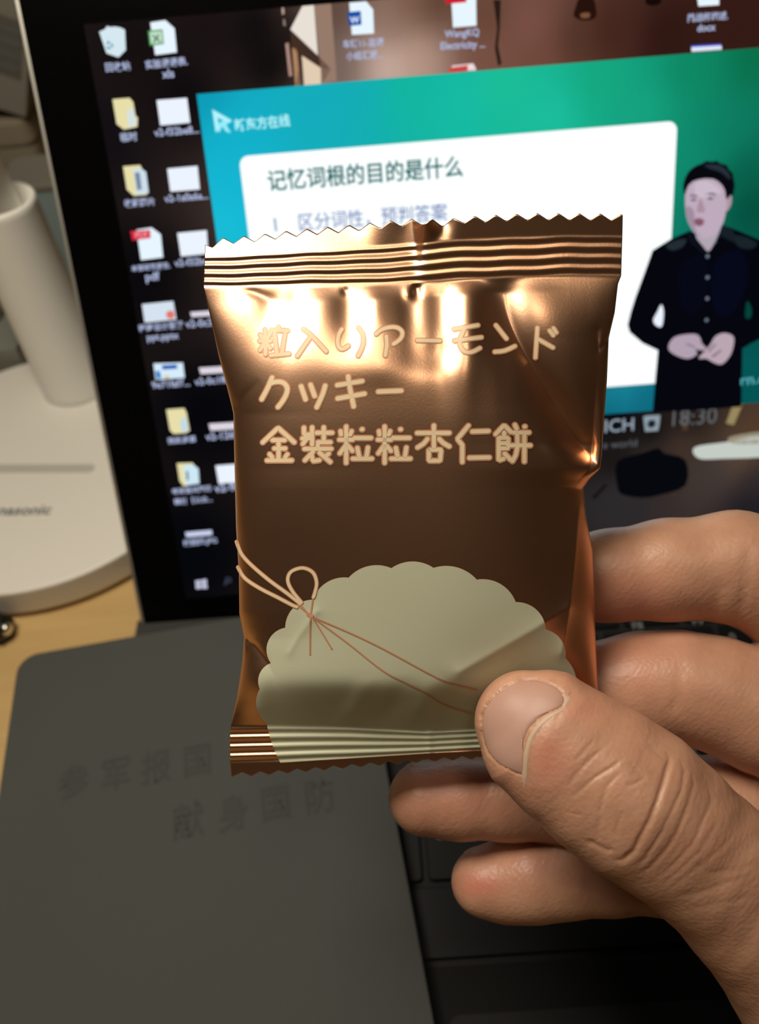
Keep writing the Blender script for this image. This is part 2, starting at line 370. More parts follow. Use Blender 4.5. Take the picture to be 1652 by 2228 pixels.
flat('thumbnail_icon', [(403, 1158), (461, 1153), (462, 1164), (406, 1169)], (200, 208, 236), 2)
for q in ([(341, 218), (407, 213), (414, 267), (349, 273)], [(364, 367), (430, 361), (435, 412), (371, 417)], [(386, 507), (450, 501), (453, 552), (394, 558)], [(469, 1013), (520, 1009), (522, 1049), (476, 1052)]):
    flat('thumbnail_icon', q, (236, 244, 255), 2)
for q in ([(414, 679), (470, 675), (472, 686), (417, 690)], [(433, 800), (500, 796), (502, 810), (437, 814)], [(454, 922), (520, 918), (521, 933), (458, 937)]):
    flat('thumbnail_icon', q, (222, 214, 226), 2)
CAP = (176, 186, 220)
for s, l, r in (('回收站', (231, 155), (285, 151)), ('实验课课表.', (318, 149), (409, 140)), ('xls', (354, 170), (380, 168)), ('临时', (264, 307), (300, 304)), ('v2-f32be8...', (337, 297), (434, 289)),
                ('收藏图片', (272, 450), (338, 445)), ('v2-1a0a6a...', (359, 440), (454, 432)), ('本部研究报告.', (287, 590), (372, 582)), ('pdf', (318, 611), (349, 608)), ('v2-f32be...', (381, 580), (466, 573)),
                ('程序设计答疑', (303, 721), (400, 712)), ('ppt.pptx', (321, 741), (390, 736)), ('v2-0c3...', (405, 713), (478, 707)), ('9e71faf7...', (332, 845), (414, 839)), ('v2-0c1f8...', (425, 838), (510, 831)),
                ('我的资源', (366, 965), (427, 960)), ('v2-126f...', (449, 958), (530, 951)), ('考研面试简历', (375, 1075), (461, 1067)), ('模板【公众...', (380, 1097), (463, 1090)), ('v2-9a...', (468, 1071), (540, 1064)), ('校园网.JPG', (400, 1187), (473, 1180)),
                ('车辆11-监课', (747, 104), (836, 98)), ('小组汇报...', (754, 130), (833, 125)), ('WangKQ', (968, 82), (1043, 77)), ('Electricity ...', (959, 108), (1056, 103)), ('挑战杯综述.', (1495, 47), (1584, 41)), ('docx', (1517, 69), (1557, 66))):
    stext('icon_caption', s, l, r, CAP, 4, 1.0, 1.0, .022)
for q in ([(425, 1264), (436, 1262), (437, 1270), (426, 1271)], [(438, 1262), (449, 1260), (450, 1269), (439, 1270)], [(426, 1273), (437, 1272), (438, 1280), (427, 1281)], [(439, 1272), (450, 1271), (451, 1280), (440, 1280)]):
    flat('start_button_pane', q, (205, 208, 232), 2)
def ring(name, c, r, wd, col, layer, n=24):
    cc = scr(*c); v = []; f = []
    for k in range(n):
        a_ = 2 * math.pi * k / n
        for rr in (r - wd, r): v.append(S3((cc[0] + rr * math.cos(a_), cc[1] + rr * math.sin(a_)), layer * LAY))
    for k in range(n): j = (k + 1) % n; f.append((2 * k, 2 * k + 1, 2 * j + 1, 2 * j))
    return mesh(name, v, f, screen, G(col))
ring('search_button', (497, 1262), 1.0, .35, (70, 76, 100), 2)
flat('search_button_handle', [(489, 1268), (492, 1266), (494, 1268), (488, 1274)], (70, 76, 100), 2)
# clock widget
stext('clock_lettering', 'ICH', (1316, 941), (1379, 936), (150, 162, 176), 3, 1, 1.0, .01)
stext('clock_lettering', 'e world', (1312, 976), (1386, 971), (88, 90, 96), 3, 1, 1, .005)
stext('clock_lettering', '18:30', (1463, 927), (1559, 920), (96, 100, 104), 3, 1, 1.05, .0)
flat('alarm_icon', [(1400, 906), (1409, 904), (1432, 903), (1437, 903), (1435, 922), (1432, 937), (1404, 939), (1402, 924)], (140, 155, 165), 3)
cc = scr(1418, 922); ring('alarm_icon_dial', (1418, 922), 1.35, 1.34, (28, 36, 44), 4)
# lesson video
v0, v1 = scr(428, 205), scr(1319, 901)
VID = [((440, 215), (12, 152, 180)), ((500, 300), (20, 178, 205)), ((500, 400), (20, 182, 212)), ((480, 480), (25, 190, 217)), ((700, 220), (20, 172, 190)), ((760, 200), (20, 172, 180)), ((900, 190), (18, 182, 158)), ((1000, 230), (22, 188, 165)), ((1100, 180), (28, 190, 150)), ((1300, 180), (20, 168, 126)), ((1500, 160), (14, 134, 96)), ((1640, 130), (10, 108, 70)), ((1200, 250), (28, 192, 160)), ((1400, 240), (22, 165, 130)), ((1560, 300), (14, 124, 98)), ((1500, 330), (16, 140, 112)), ((1640, 450), (4, 72, 56)), ((1620, 380), (8, 92, 70)), ((1630, 700), (5, 76, 70)), ((1640, 850), (4, 82, 82)), ((1350, 860), (28, 140, 160)), ((1330, 890), (10, 90, 110)), ((1400, 880), (12, 100, 124)), ((700, 880), (30, 150, 170)), ((550, 900), (25, 160, 190))]
colour_grid('video_window', v0[0], v1[1], 238, v0[1], VID, screen, 6 * LAY, 50, 30, 1.0, 2.6)
c0, c1 = scr(519, 334), scr(1474, 262)
cb = scr(1400, 836)[1]
P = rrect(c0[0], cb, c1[0], c1[1] - .1, 2.6)
M_CARD = glow('slide_card_pixels', (250, 255, 255), 1.05, sample=True)
bm = bmesh.new(); bm.faces.new([bm.verts.new(S3(q, 7 * LAY)) for q in P]); bmobj('slide_card', bm, screen, M_CARD)
stext('slide_lettering', '记忆词根的目的是什么', (585, 412), (1008, 380), (0, 108, 108), 9, 1, 1.05, .018)
stext('slide_lettering', '1', (599, 503), (603.5, 502.6), (130, 150, 190), 9, 1, 1, .01)
stext('slide_lettering', '区分词性，预判答案', (652, 499), (974, 476), (120, 140, 190), 9, 1, 1.05, .008)
flat('logo', [(462, 238), (505, 262), (499, 268), (474, 256), (478, 280), (470, 289)], (176, 246, 255), 8)
flat('logo', smoothpoly([(478, 268), (488, 262), (496, 266), (494, 274), (502, 288), (492, 286), (484, 276), (478, 288), (474, 280)]), (150, 236, 250), 8)
stext('logo_lettering', '新东方在线', (512, 284), (632, 272), (180, 250, 255), 8, 1, 1.05, .02)
stext('web_address_lettering', 'rn.c', (1611, 838), (1664, 832), (90, 180, 190), 8, 1, .9, .01)
# presenter pictured in the video
def zz(pts): return [(1240 + x / 2.532, 300 + y / 2.532) for x, y in pts]
flat('presenter_picture', zz([(455, 620), (560, 555), (660, 512), (755, 560), (840, 478), (900, 500), (1043, 560), (1110, 610), (1180, 760), (1200, 1000), (1110, 1080), (1000, 1130), (950, 1160), (945, 1480), (700, 1500), (455, 1510), (470, 1330), (485, 1170), (400, 1130), (330, 1070), (318, 1030), (335, 960), (360, 880), (410, 745)]), (5, 6, 14), 8)
flat('presenter_shirt_sheen', zz(smoothpoly([(620, 690), (730, 640), (760, 800), (700, 960), (620, 930), (600, 800)])), (6, 8, 22), 9)
flat('presenter_shirt_sheen', zz(smoothpoly([(790, 700), (930, 620), (980, 760), (900, 960), (800, 960)])), (6, 9, 26), 9)
flat('presenter_gap', zz(smoothpoly([(503, 918), (516, 960), (506, 1036), (476, 1034), (459, 1004), (480, 960)])), (236, 244, 255), 9)
flat('presenter_gap', zz(smoothpoly([(975, 900), (1000, 940), (995, 990), (965, 985)])), (5, 66, 58), 9)
flat('presenter_neck', zz([(688, 515), (832, 490), (806, 575), (765, 625), (745, 622), (706, 590)]), (176, 166, 178), 10)
flat('presenter_ear', zz(smoothpoly([(852, 330), (888, 318), (886, 370), (858, 405)])), (176, 150, 165), 10)
flat('presenter_face', zz(smoothpoly([(634, 330), (640, 255), (700, 222), (790, 222), (850, 268), (862, 340), (856, 420), (832, 490), (775, 546), (722, 547), (680, 515), (645, 450), (635, 385)], 3)), (190, 170, 188), 11)
flat('presenter_face_light', zz(smoothpoly([(690, 250), (760, 240), (830, 290), (800, 320), (720, 330), (690, 310)])), (202, 186, 202), 12)
flat('presenter_face_shade', zz(smoothpoly([(640, 380), (680, 400), (690, 500), (720, 545), (690, 520), (648, 450)])), (160, 138, 158), 12)
flat('presenter_hair', zz([(626, 312), (622, 262), (632, 222), (652, 186), (672, 168), (700, 150), (722, 144), (748, 128), (786, 132), (806, 126), (830, 142), (862, 150), (876, 176), (896, 196), (902, 236), (907, 262), (898, 314), (880, 318), (866, 340), (858, 330), (852, 290), (838, 262), (812, 238), (786, 226), (742, 224), (706, 230), (676, 240), (652, 262), (640, 290), (634, 312)]), (8, 9, 15), 13)
flat('presenter_hair_sheen', zz(smoothpoly([(740, 150), (820, 150), (870, 190), (880, 230), (830, 190), (770, 170)])), (38, 46, 58), 14)
for q in ([(652, 322), (672, 312), (702, 318), (700, 326), (672, 322)], [(742, 312), (775, 302), (806, 310), (805, 318), (772, 313)]):
    flat('presenter_eyebrow', zz(q), (92, 78, 96), 13)
for q in ([(660, 342), (680, 334), (698, 342), (680, 348)], [(752, 334), (772, 326), (794, 334), (772, 341)]):
    flat('presenter_eye', zz(q), (70, 56, 76), 13)
flat('presenter_nose', zz(smoothpoly([(712, 340), (722, 338), (742, 395), (736, 410), (700, 408), (698, 396)])), (170, 142, 158), 13)
flat('presenter_mouth', zz(smoothpoly([(684, 452), (706, 442), (736, 452), (732, 478), (706, 486), (688, 474)])), (134, 86, 102), 13)
flat('presenter_collar', zz([(655, 512), (690, 545), (752, 622), (735, 640), (668, 585), (640, 540)]), (12, 16, 24), 12)
flat('presenter_collar', zz([(840, 478), (900, 510), (915, 580), (870, 560), (830, 540), (770, 622), (800, 570)]), (22, 30, 38), 12)
flat('presenter_shoulder_sheen', zz(smoothpoly([(530, 590), (600, 560), (640, 560), (620, 600), (560, 620)])), (34, 44, 50), 9)
flat('presenter_shoulder_sheen', zz(smoothpoly([(900, 540), (960, 545), (1030, 580), (1000, 610), (930, 600)])), (24, 36, 42), 9)
for q in ((757, 652), (757, 768), (756, 884), (752, 1003)):
    c_ = zz([q])[0]; ring('presenter_button', c_, .55, .54, (110, 120, 140), 11, 10)
flat('presenter_hand', zz(smoothpoly([(543, 1140), (570, 1100), (620, 1084), (690, 1080), (716, 1100), (726, 1130), (752, 1160), (730, 1170), (690, 1165), (700, 1190), (650, 1216), (590, 1200), (548, 1172)], 3)), (178, 160, 176), 12)
flat('presenter_hand', zz(smoothpoly([(735, 1180), (770, 1140), (800, 1092), (850, 1074), (898, 1092), (900, 1140), (880, 1200), (835, 1246), (790, 1236), (750, 1215), (710, 1216), (716, 1200)], 3)), (186, 166, 178), 13)
for q in ([(640, 1130), (690, 1150), (688, 1156), (640, 1138)], [(760, 1170), (800, 1130), (804, 1136), (764, 1180)], [(780, 1200), (830, 1165), (834, 1172), (786, 1210)]):
    flat('presenter_finger_line', zz(q), (120, 96, 116), 14)

# ------------------------------------------------------------------ keyboard
kb = empty('keyboard', (0, 0, 0), 'black tablet keyboard lying below the screen, half under the notebook', 'keyboard')
bmobj('deck', prism(rrect(-17, -214, 277, -3, 4), 0.2, 3.6, .5), kb, M_DECK)
bmobj('hinge_strip', shift(prism(rrect(-19, -13.5, 279, -2.2, 1.0), 3.0, 4.6, .4), 0, 0), kb, M_HINGE)
bmobj('palm_rest', prism(rrect(-16.5, -213.5, 276.5, -116.2, 3), 3.6, 4.4, .3), kb, M_PAD)
bmobj('touchpad', prism(rrect(78, -196, 182, -127, 3), 4.4, 4.55, .06), kb, M_DECK)
_km = {}
def key(x0, x1, y0, y1, leg):
    wk, dk = round(x1 - x0, 2), round(y1 - y0, 2)
    if (wk, dk) not in _km:
        bm = prism(rrect(-wk / 2, -dk / 2, wk / 2, dk / 2, 1.2, 3), 0, 1.4, .25, 1)
        o = bmobj('key', bm, None, M_KEY); _km[(wk, dk)] = o.data; bpy.data.objects.remove(o)
    o = bpy.data.objects.new('key', _km[(wk, dk)]); COL.objects.link(o); o.parent = kb
    cx_, cy_ = (x0 + x1) / 2, (y0 + y1) / 2
    o.location = (cx_ * MM, cy_ * MM, 3.6 * MM)
    if leg:
        v, f = text2d(leg, 0, 0, .01); k = 3.9
        v = v * k + np.array([-wk / 2 + 2.2 if len(leg) > 1 else -wk / 2 + 2.4, dk / 2 - 6.4, 1.43])
        l = mesh('legend', v, f, o, M_LEGEND)
def row(y0, y1, x, keys, pitch=19.0):
    for kk in keys:
        leg, wd = kk if isinstance(kk, tuple) else (kk, pitch)
        key(x, x + wd - 1.8, y0, y1, leg); x += wd
row(-19.2, -10.5 - 3.6, -12, [(s, 20.0) for s in 'Esc F1 F2 F3 F4 F5 F6 F7 F8 F9 F10 F11 F12 Del'.split()])
row(-38.2, -21.0, -12, ['`', '1', '2', '3', '4', '5', '6', '7', '8', '9', '0', '-', '=', ('Back', 33)])
row(-57.2, -40.0, -12, [('Tab', 28), 'Q', 'W', 'E', 'R', 'T', 'Y', 'U', 'I', 'O', 'P', '[', ']', ('\\', 24)])
row(-76.2, -59.0, -12, [('Caps', 33), 'A', 'S', 'D', 'F', 'G', 'H', 'J', 'K', 'L', ';', "'", ('Enter', 38)])
row(-95.2, -78.0, -5, [('Shift', 43), 'Z', 'X', 'C', 'V', 'B', 'N', 'M', ',', '.', '/', ('Shift', 40)])
row(-114.4, -97.0, -12, [('Ctrl', 22), ('Fn', 20), ('Alt', 20), ('', 108), ('Alt', 20), ('Ctrl', 20), '', '', ''])

# ------------------------------------------------------------------ notebook
NB = 7.3; ZN0, ZN1 = 5.15, 13.0
nb_tl = on_z(40, 1428, ZN1); ang = math.radians(NB)
nx_, ny_ = np.array([math.cos(ang), math.sin(ang), 0]), np.array([-math.sin(ang), math.cos(ang), 0])
NW = float((on_z(862, 1780, ZN1) - nb_tl) @ nx_)
NH = 176.0
note = empty('notebook', (0, 0, 0), 'dark grey leather notebook with pressed lettering lying on the keyboard', 'notebook')
def to_note(bm):
    for v in bm.verts:
        p = nb_tl + nx_ * v.co.x + ny_ * v.co.y; v.co = Vector((p[0], p[1], v.co.z))
    return bm
bmobj('cover', to_note(prism(rrect(0, -NH, NW, 0, 6.5, 8), ZN1 - 1.3, ZN1, .5, 3)), note, M_LEATHER, False)
bmobj('back_cover', to_note(prism(rrect(0, -NH, NW, 0, 6.5, 8), ZN0, ZN0 + 1.0, .3, 2)), note, M_LEATHER)
bmobj('page_block', to_note(prism(rrect(1.6, -NH + 1.6, NW - 1.6, -1.6, 5, 6), ZN0 + 1.0, ZN1 - 1.3)), note, M_PAGES)
def ntext(s, px, size):
    O = on_z(px[0], px[1], ZN1)
    v, f = text2d(s, .03, .018, .004)
    v = v - np.array([.5, .38, 0]); v = v * np.array([size, size * 1.18, 1.0])
    v[:, 2] = np.where(v[:, 2] > 0, .10, -.2)
    # each character stands slightly turned, as in the photograph
    P = O + np.outer(v[:, 0], nx_) + np.outer(v[:, 1], ny_) + np.outer(v[:, 2], Z3)
    mesh('pressed_character', P, f, note, M_EMBOSS)
for s, px in (('参', (160, 1700)), ('军', (252, 1682)), ('报', (340, 1668)), ('国', (430, 1652)), ('献', (410, 1784)), ('身', (508, 1768)), ('国', (600, 1745)), ('防', (695, 1730))):
    ntext(s, px, 9.2)

# ------------------------------------------------------------------ things behind the lamp
M_CARTON = mat('pale_carton', (.25, .24, .20), .8); M_PRINT = mat('carton_print', (.13, .125, .11), .8)
M_BLUEW = mat('pale_blue_plastic', (.27, .37, .39), .45)
M_DARK = mat('dark_cloth', (.010, .009, .008), .95)
M_BEIGE = mat('beige_cloth', (.30, .26, .19), .85)
ct = empty('carton', (0, 0, 0), 'pale carton with a grey printed block leaning behind the lamp', 'box')
def lean(bm):                                        # local x to the left, z up, turned about the lower right corner
    c_, s__ = math.cos(math.radians(24)), math.sin(math.radians(24))
    for v in bm.verts:
        u_, w_ = v.co.x, v.co.z; v.co = Vector((-85 - u_ * c_ + w_ * s__, v.co.y, 83.2 + u_ * s__ + w_ * c_))
    bmesh.ops.recalc_face_normals(bm, faces=bm.faces[:])
    return bm
bmobj('carton_body', lean(box(0, 232, 0, 62, 282, 100, .8)), ct, M_CARTON)
bmobj('carton_lid', lean(box(-.6, 231.4, 88, 62.6, 282.6, 104, .8)), ct, M_CARTON)
bmobj('printed_block', lean(box(3, 231.7, 17, 15, 232.1, 42)), ct, M_PRINT)
for i in range(4): bmobj('printed_line', lean(box(3.6, 231.4, 20 + 5.4 * i, 14.4, 231.8, 22 + 5.4 * i)), ct, M_GREYINK)
rt = empty('storage_box', (0, 0, 0), 'pale bluish box with rounded corners between lamp post and tablet', 'box')
bmobj('box_body', shift(prism(rrect(-88, 181, -55, 209, 6), 0.0, 72.5, 0), 0, 0), rt, M_BLUEW)
bmobj('box_lid', prism(rrect(-89, 180, -54, 210, 6.5), 72.5, 76, 1.2, 3), rt, M_CARTON)
rb = empty('storage_tin', (0, 0, 0), 'beige lidded box under the leaning carton behind the lamp', 'box')
bmobj('tin_body', prism(rrect(-200, 233, -87, 288, 6), 0, 70, 0), rb, M_BEIGE)
bmobj('tin_lid', prism(rrect(-201, 232, -86, 289, 6.5), 70, 82.8, 2, 2), rb, M_BEIGE)
bag = empty('cloth_bag', (0, 0, 0), 'black cloth bag standing behind the carton and tablet edge', 'bag')
bmobj('bag_body', prism(rrect(-130, 300, 60, 362, 20), 0, 190, 12, 3), bag, M_DARK, True)
bmobj('bag_flap', prism(rrect(-131, 297, 61, 365, 20), 150, 197, 8, 3), bag, M_DARK, True)
bk = empty('book', (0, 0, 0), 'grey book lying flat behind the lamp base at the left edge', 'book')
M_GREYC = mat('grey_cover', (.22, .23, .19), .7)
bmobj('cover', box(-230, 139, 0, -91, 219, 1.2, .3), bk, M_GREYC)
bmobj('cover', box(-230, 139, 20.8, -91, 219, 22, .3), bk, M_GREYC)
bmobj('spine', box(-230, 138, 0, -91, 139.6, 22, .3), bk, M_GREYC)
bmobj('page_block', box(-229, 139.6, 1.2, -92, 218, 20.8), bk, M_PAGES)
sl = empty('eyeglass_case', (0, 0, 0), 'dark rounded case lying on the grey book at the left edge', 'case')
bmobj('case_lower', shift(prism(rrect(-222, 152, -103, 194, 12), 22.05, 33, 2.5, 3), 0, 0), sl, M_BEIGE, True)
bmobj('case_lid', shift(prism(rrect(-222, 152, -103, 194, 12), 33, 46, 5, 3), 0, 0), sl, M_DARK, True)
# pen whose end shows at the left edge
pen = empty('pen', (0, 0, 0), 'black pen with a bright ring end at the left edge of the desk', 'pen')
pe = on_z(20, 1370, 5.6); pdv = np.array([-.93, .36, 0.0])
bmobj('barrel', tube([pe + pdv * 1.2, pe + pdv * 2.2, pe + pdv * 60, pe + pdv * 130], [4.2, 4.8, 5.0, 4.4], 24), pen, M_BLACK, True)
bmobj('end_ring', tube([pe + pdv * -.4, pe + pdv * 1.2], [1.7, 3.0], 20), pen, M_STEEL, True)
bmobj('clip', tube([pe + pdv * 10 + Z3 * 5.4, pe + pdv * 46 + Z3 * 5.6], .8, 8), pen, M_STEEL, True)

# ------------------------------------------------------------------ snack pack
PT, PB_ = pz(447, 540, 122.0), pz(503, 1690, 137.0)
pu = np.array([63.3, -4.5, 0.0]); pw = PB_ - PT
pn = np.cross(pu, pw); pn /= np.linalg.norm(pn)
if pn[2] > 0: pn = -pn                              # towards the viewer
def pack_pt(x, y, h):                               # vectorised: points of the film, height h above the pack's mid plane
    d_ = np.stack([(x - CX) / F, (y - CY) / F, np.ones_like(x)], -1)
    s = (PT @ pn + h) / (d_ @ pn)
    return c2w(d_ * s[..., None])
Lx = np.array([[470, 447], [545, 446], [625, 443], [700, 460], [770, 475], [870, 501], [900, 508], [1000, 510], [1150, 514], [1250, 520], [1335, 521], [1388, 531], [1440, 527], [1520, 515], [1578, 503], [1600, 500], [1640, 500], [1700, 504]], float)
Rx = np.array([[450, 1356], [500, 1355], [600, 1352], [618, 1345], [680, 1338], [735, 1325], [830, 1321], [910, 1315], [990, 1310], [1020, 1307], [1042, 1284], [1062, 1270], [1120, 1276], [1200, 1290], [1330, 1295], [1400, 1297], [1480, 1300], [1560, 1306], [1600, 1310], [1650, 1313], [1720, 1313]], float)
TOP = np.array([[440, 538], [487, 524], [560, 518], [640, 507], [760, 496], [860, 486], [915, 482], [960, 486], [1010, 478], [1060, 475], [1150, 471], [1240, 471], [1330, 472], [1360, 474]], float)
RID = np.array([[440, 556], [560, 550], [700, 543], [840, 532], [915, 528], [960, 522], [1100, 514], [1240, 510], [1360, 511]], float)
SLB = np.array([[440, 627], [600, 625], [780, 622], [914, 617], [1000, 611], [1100, 606], [1240, 602], [1360, 603]], float)
BST = np.array([[490, 1580], [600, 1580], [760, 1582], [930, 1591], [1000, 1588], [1100, 1584], [1320, 1572]], float)
BRD = np.array([[490, 1662], [600, 1660], [760, 1652], [930, 1640], [1100, 1632], [1320, 1622]], float)
BOT = np.array([[490, 1686], [560, 1684], [660, 1676], [800, 1664], [930, 1654], [1100, 1644], [1320, 1632]], float)
def cv(c, x): return np.interp(x, c[:, 0], c[:, 1])
def tri(x): return np.abs((x % 1.0) - .5) * 2 - .5
def sdline(x, y, pts):
    """distance to a polyline, its side (+ right of travel), and position along it"""
    best = np.full(x.shape, 1e9); side = np.zeros(x.shape); along = np.zeros(x.shape); P = np.array(pts, float); n = len(P) - 1
    for i in range(n):
        a_, b_ = P[i], P[i + 1]; dx, dy = b_ - a_; L2 = dx * dx + dy * dy
        t = np.clip(((x - a_[0]) * dx + (y - a_[1]) * dy) / L2, 0, 1)
        ex, ey = x - a_[0] - t * dx, y - a_[1] - t * dy; dd_ = np.hypot(ex, ey); k = dd_ < best
        best = np.where(k, dd_, best); side = np.where(k, np.sign(dx * ey - dy * ex), side); along = np.where(k, (i + t) / n, along)
    return best, side, along
def gs(x, y, cx, cy, sx, sy, rot=0):
    c, s = math.cos(rot), math.sin(rot); X = (x - cx) * c + (y - cy) * s; Y = -(x - cx) * s + (y - cy) * c
    return np.exp(-(X / sx) ** 2 - (Y / sy) ** 2)
HM = 6.6
VALLEY = [(1104, 606), (1112, 690), (1130, 750), (1172, 822), (1206, 880), (1238, 930), (1275, 985), (1310, 1018)]
VCOEF = np.polyfit([p[1] for p in VALLEY], [p[0] for p in VALLEY], 4)
def film(x, y):
    """height of the printed film above the mid plane, mm"""
    x = np.asarray(x, float); y = np.asarray(y, float)
    L, Rr_ = cv(Lx, y), cv(Rx, y); u = np.clip((x - L) / (Rr_ - L), 0, 1)
    sb, bt = cv(SLB, x), cv(BST, x)
    yt, yb = np.maximum(y - sb, 0), np.maximum(bt - y, 0)
    kt = .50 - .10 * np.clip((x - 1080) / 200, 0, 1)
    ft = np.tanh(yt / 14.0 * kt / HM * 1.0)
    lb = 1.0
    xb = yb / 92.0; fb = np.clip(xb - np.log1p(np.exp(9 * (xb - 1))) / 9 + .0000137, 0, 1)
    q = np.abs(2 * u - 1)
    hs = np.power(np.clip(1 - q ** 3.0, 0, 1), .55)
    h = HM * ft * fb * hs * 1.12
    env = hs * np.clip(yt / 30, 0, 1) * np.clip(yb / 40, 0, 1)
    # flutes running down from the top seal
    for cx, sy, sx, am, lean in ((590, 60, 20, -.55, -.2), (640, 70, 16, -.50, -.15), (757, 55, 22, -.65, .0), (812, 45, 14, .25, 0), (893, 70, 20, -.70, .05), (690, 90, 30, .45, -.1), (828, 80, 20, .35, .0), (955, 120, 26, -.75, .05), (1020, 150, 24, .85, -.05), (1085, 110, 26, -.9, .1), (1180, 60, 40, .3, .2), (520, 80, 30, .3, -.3)):
        xx = x - (y - 660) * lean
        h += env * am * .95 * np.exp(-((xx - cx) / (sx * 1.35)) ** 2) * np.exp(-((y - 668) / sy) ** 2 * .6)
    h += -.7 * gs(x, y, 907, 631, 9, 16) + .35 * gs(x, y, 888, 640, 10, 14) - .35 * gs(x, y, 752, 634, 8, 8) - .3 * gs(x, y, 560, 640, 30, 10, .3)
    h += env * (-.55 * gs(x, y, 930, 780, 70, 40, -.2) + .35 * gs(x, y, 830, 800, 160, 40))
    # the big crease on the right
    al = np.clip((y - 606) / 412, 0, 1.04)
    xv = np.polyval(VCOEF, np.clip(y, 600, 1040)); dxv = np.polyval(np.polyder(VCOEF), np.clip(y, 600, 1040))
    dl = (x - xv) / np.sqrt(1 + dxv ** 2)
    dep = 4.6 * np.clip(al * 1.5, 0, 1) ** .8 * np.clip((1060 - y) / 95, 0, 1)
    ad = np.sqrt(dl * dl + 9) - 3
    cr = np.where(dl < 0, np.exp(-ad / (40 + 12 * al)), np.exp(-ad / 62))
    h -= dep * cr * np.clip((Rr_ - x) / 26 + .12, 0, 1)
    h += .9 * gs(x, y, 1215, 985, 24, 70, -.65) * hs
    # right lower gusset fold
    d2, s2, a2 = sdline(x, y, [(1270, 1062), (1258, 1130), (1250, 1220), (1240, 1320), (1222, 1420)])
    h += .9 * np.exp(-d2 / 16) * hs * np.clip(a2 * 4, 0, 1)
    d2, s2, a2 = sdline(x, y, [(1300, 720), (1302, 760), (1324, 742)])
    h += -.4 * np.exp(-d2 / 7)
    # left creases
    d2, s2, a2 = sdline(x, y, [(508, 892), (530, 862), (566, 826)])
    h -= .45 * np.exp(-d2 / 9) * np.clip(1 - a2, 0, 1) * np.clip((x - L) / 8, 0, 1)
    d2, s2, a2 = sdline(x, y, [(531, 1388), (556, 1404), (580, 1436), (598, 1472)])
    h -= .75 * np.where(s2 > 0, np.exp(-d2 / 22), np.exp(-d2 / 7)) * np.clip(1.2 - a2, 0, 1) * np.clip((x - L) / 10, 0, 1)
    d2, s2, a2 = sdline(x, y, [(690, 1330), (648, 1388), (630, 1420)])
    h += .25 * np.exp(-d2 / 9) * hs
    h += .5 * gs(x, y, 560, 1500, 30, 60) * np.clip(yb / 40, 0, 1)
    # ridges of the lower front, the press of the thumb
    d2, s2, a2 = sdline(x, y, [(1000, 1462), (1080, 1416), (1160, 1370), (1236, 1322)])
    h += .8 * np.exp(-d2 / 26) * hs
    for cx, am in ((760, .4), (840, -.35), (905, .4), (960, -.35)):
        h += am * np.exp(-((x - cx - (1560 - y) * .5) / 24) ** 2) * np.clip(1 - np.abs(y - 1540) / 70, 0, 1) * np.clip(yb / 20, 0, 1)
    h *= 1 - .80 * gs(x, y, 1185, 1560, 150, 130)
    h += .12 * np.sin(x * .013 + y * .006) * env + .10 * np.sin(x * .008 - y * .011 + 1.3) * env
    # seals
    r0 = cv(RID, x); kk = (y - r0) / (sb - r0) * 4
    wob = .18 * np.sin(x * .021) + .10 * np.sin(x * .057 + 1)
    rid = np.where((y > r0) & (y < sb), (.10 + .045 / (1 + np.exp((x - 913) / 5.0))) * np.sin(2 * math.pi * (kk + wob * .3)) * np.clip(np.minimum(kk, 4 - kk) * 2.5, 0, 1), 0)
    above = np.maximum(sb - y, 0) / 14.3
    seam = 1 / (1 + np.exp((x - 913) / 5.0))
    tl = -.20 * seam + (.08) * (1 - seam)
    up = np.maximum(r0 - y, 0) / 14.3
    curl = up * (-.15 * seam + .12 * (1 - seam)) + up * .35 * gs(x, 500 + 0 * y, 925, 500, 26, 40) - up * .5 * gs(x, 500 + 0 * y, 965, 500, 20, 40)
    curl += up * .42 * np.exp(-((x - 850) / 50) ** 2)
    h = np.where(y < sb, rid + above * tl + curl, h)
    b0, b1 = cv(BST, x), cv(BRD, x); kb_ = (y - b0) / (b1 - b0) * 4
    rid2 = np.where((y > b0) & (y < b1), .20 * np.sin(2 * math.pi * kb_ + .4 * np.sin(x * .012)) * np.clip(np.minimum(kb_, 4 - kb_) * 2.5, 0, 1), 0)
    rid2 += .18 * np.exp(-((x - 934) / 6) ** 2) * (y > b0)
    below = np.maximum(y - b0, 0) / 13.0
    h = np.where(y > b0, rid2 - below * .10, h)
    return h
NXg, R1, R2, R3, R4, R5 = 230, 12, 44, 210, 44, 12
s_ = np.linspace(0, 1, NXg + 1)
s_ = .5 - .5 * np.cos(np.pi * (.12 + .76 * s_)) ; s_ = (s_ - s_[0]) / (s_[-1] - s_[0])
rows_ = []
segs = [(TOP, RID, R1), (RID, SLB, R2), (SLB, BST, R3), (BST, BRD, R4), (BRD, BOT, R5)]
for k, (c0_, c1_, n_) in enumerate(segs):
    for i in range(n_ + (1 if k == 4 else 0)):
        t = i / n_
        if k == 2: t = .5 - .5 * math.cos(math.pi * t) if False else t
        rows_.append((k, t))
gx = np.zeros((len(rows_), NXg + 1)); gy = gx.copy()
for j, (k, t) in enumerate(rows_):
    x = 447 + 905 * s_
    for _ in range(5):
        y = cv(segs[k][0], x) * (1 - t) + cv(segs[k][1], x) * t
        x = cv(Lx, y) + (cv(Rx, y) - cv(Lx, y)) * s_
    if k == 0: y = y + tri((x - 463) / 45.6) * 15 * (1 - t)
    if k == 4: y = y + tri((x - 506) / 40.0) * 9 * t
    gx[j], gy[j] = x, y
hf = film(gx, gy)
front = pack_pt(gx, gy, hf)
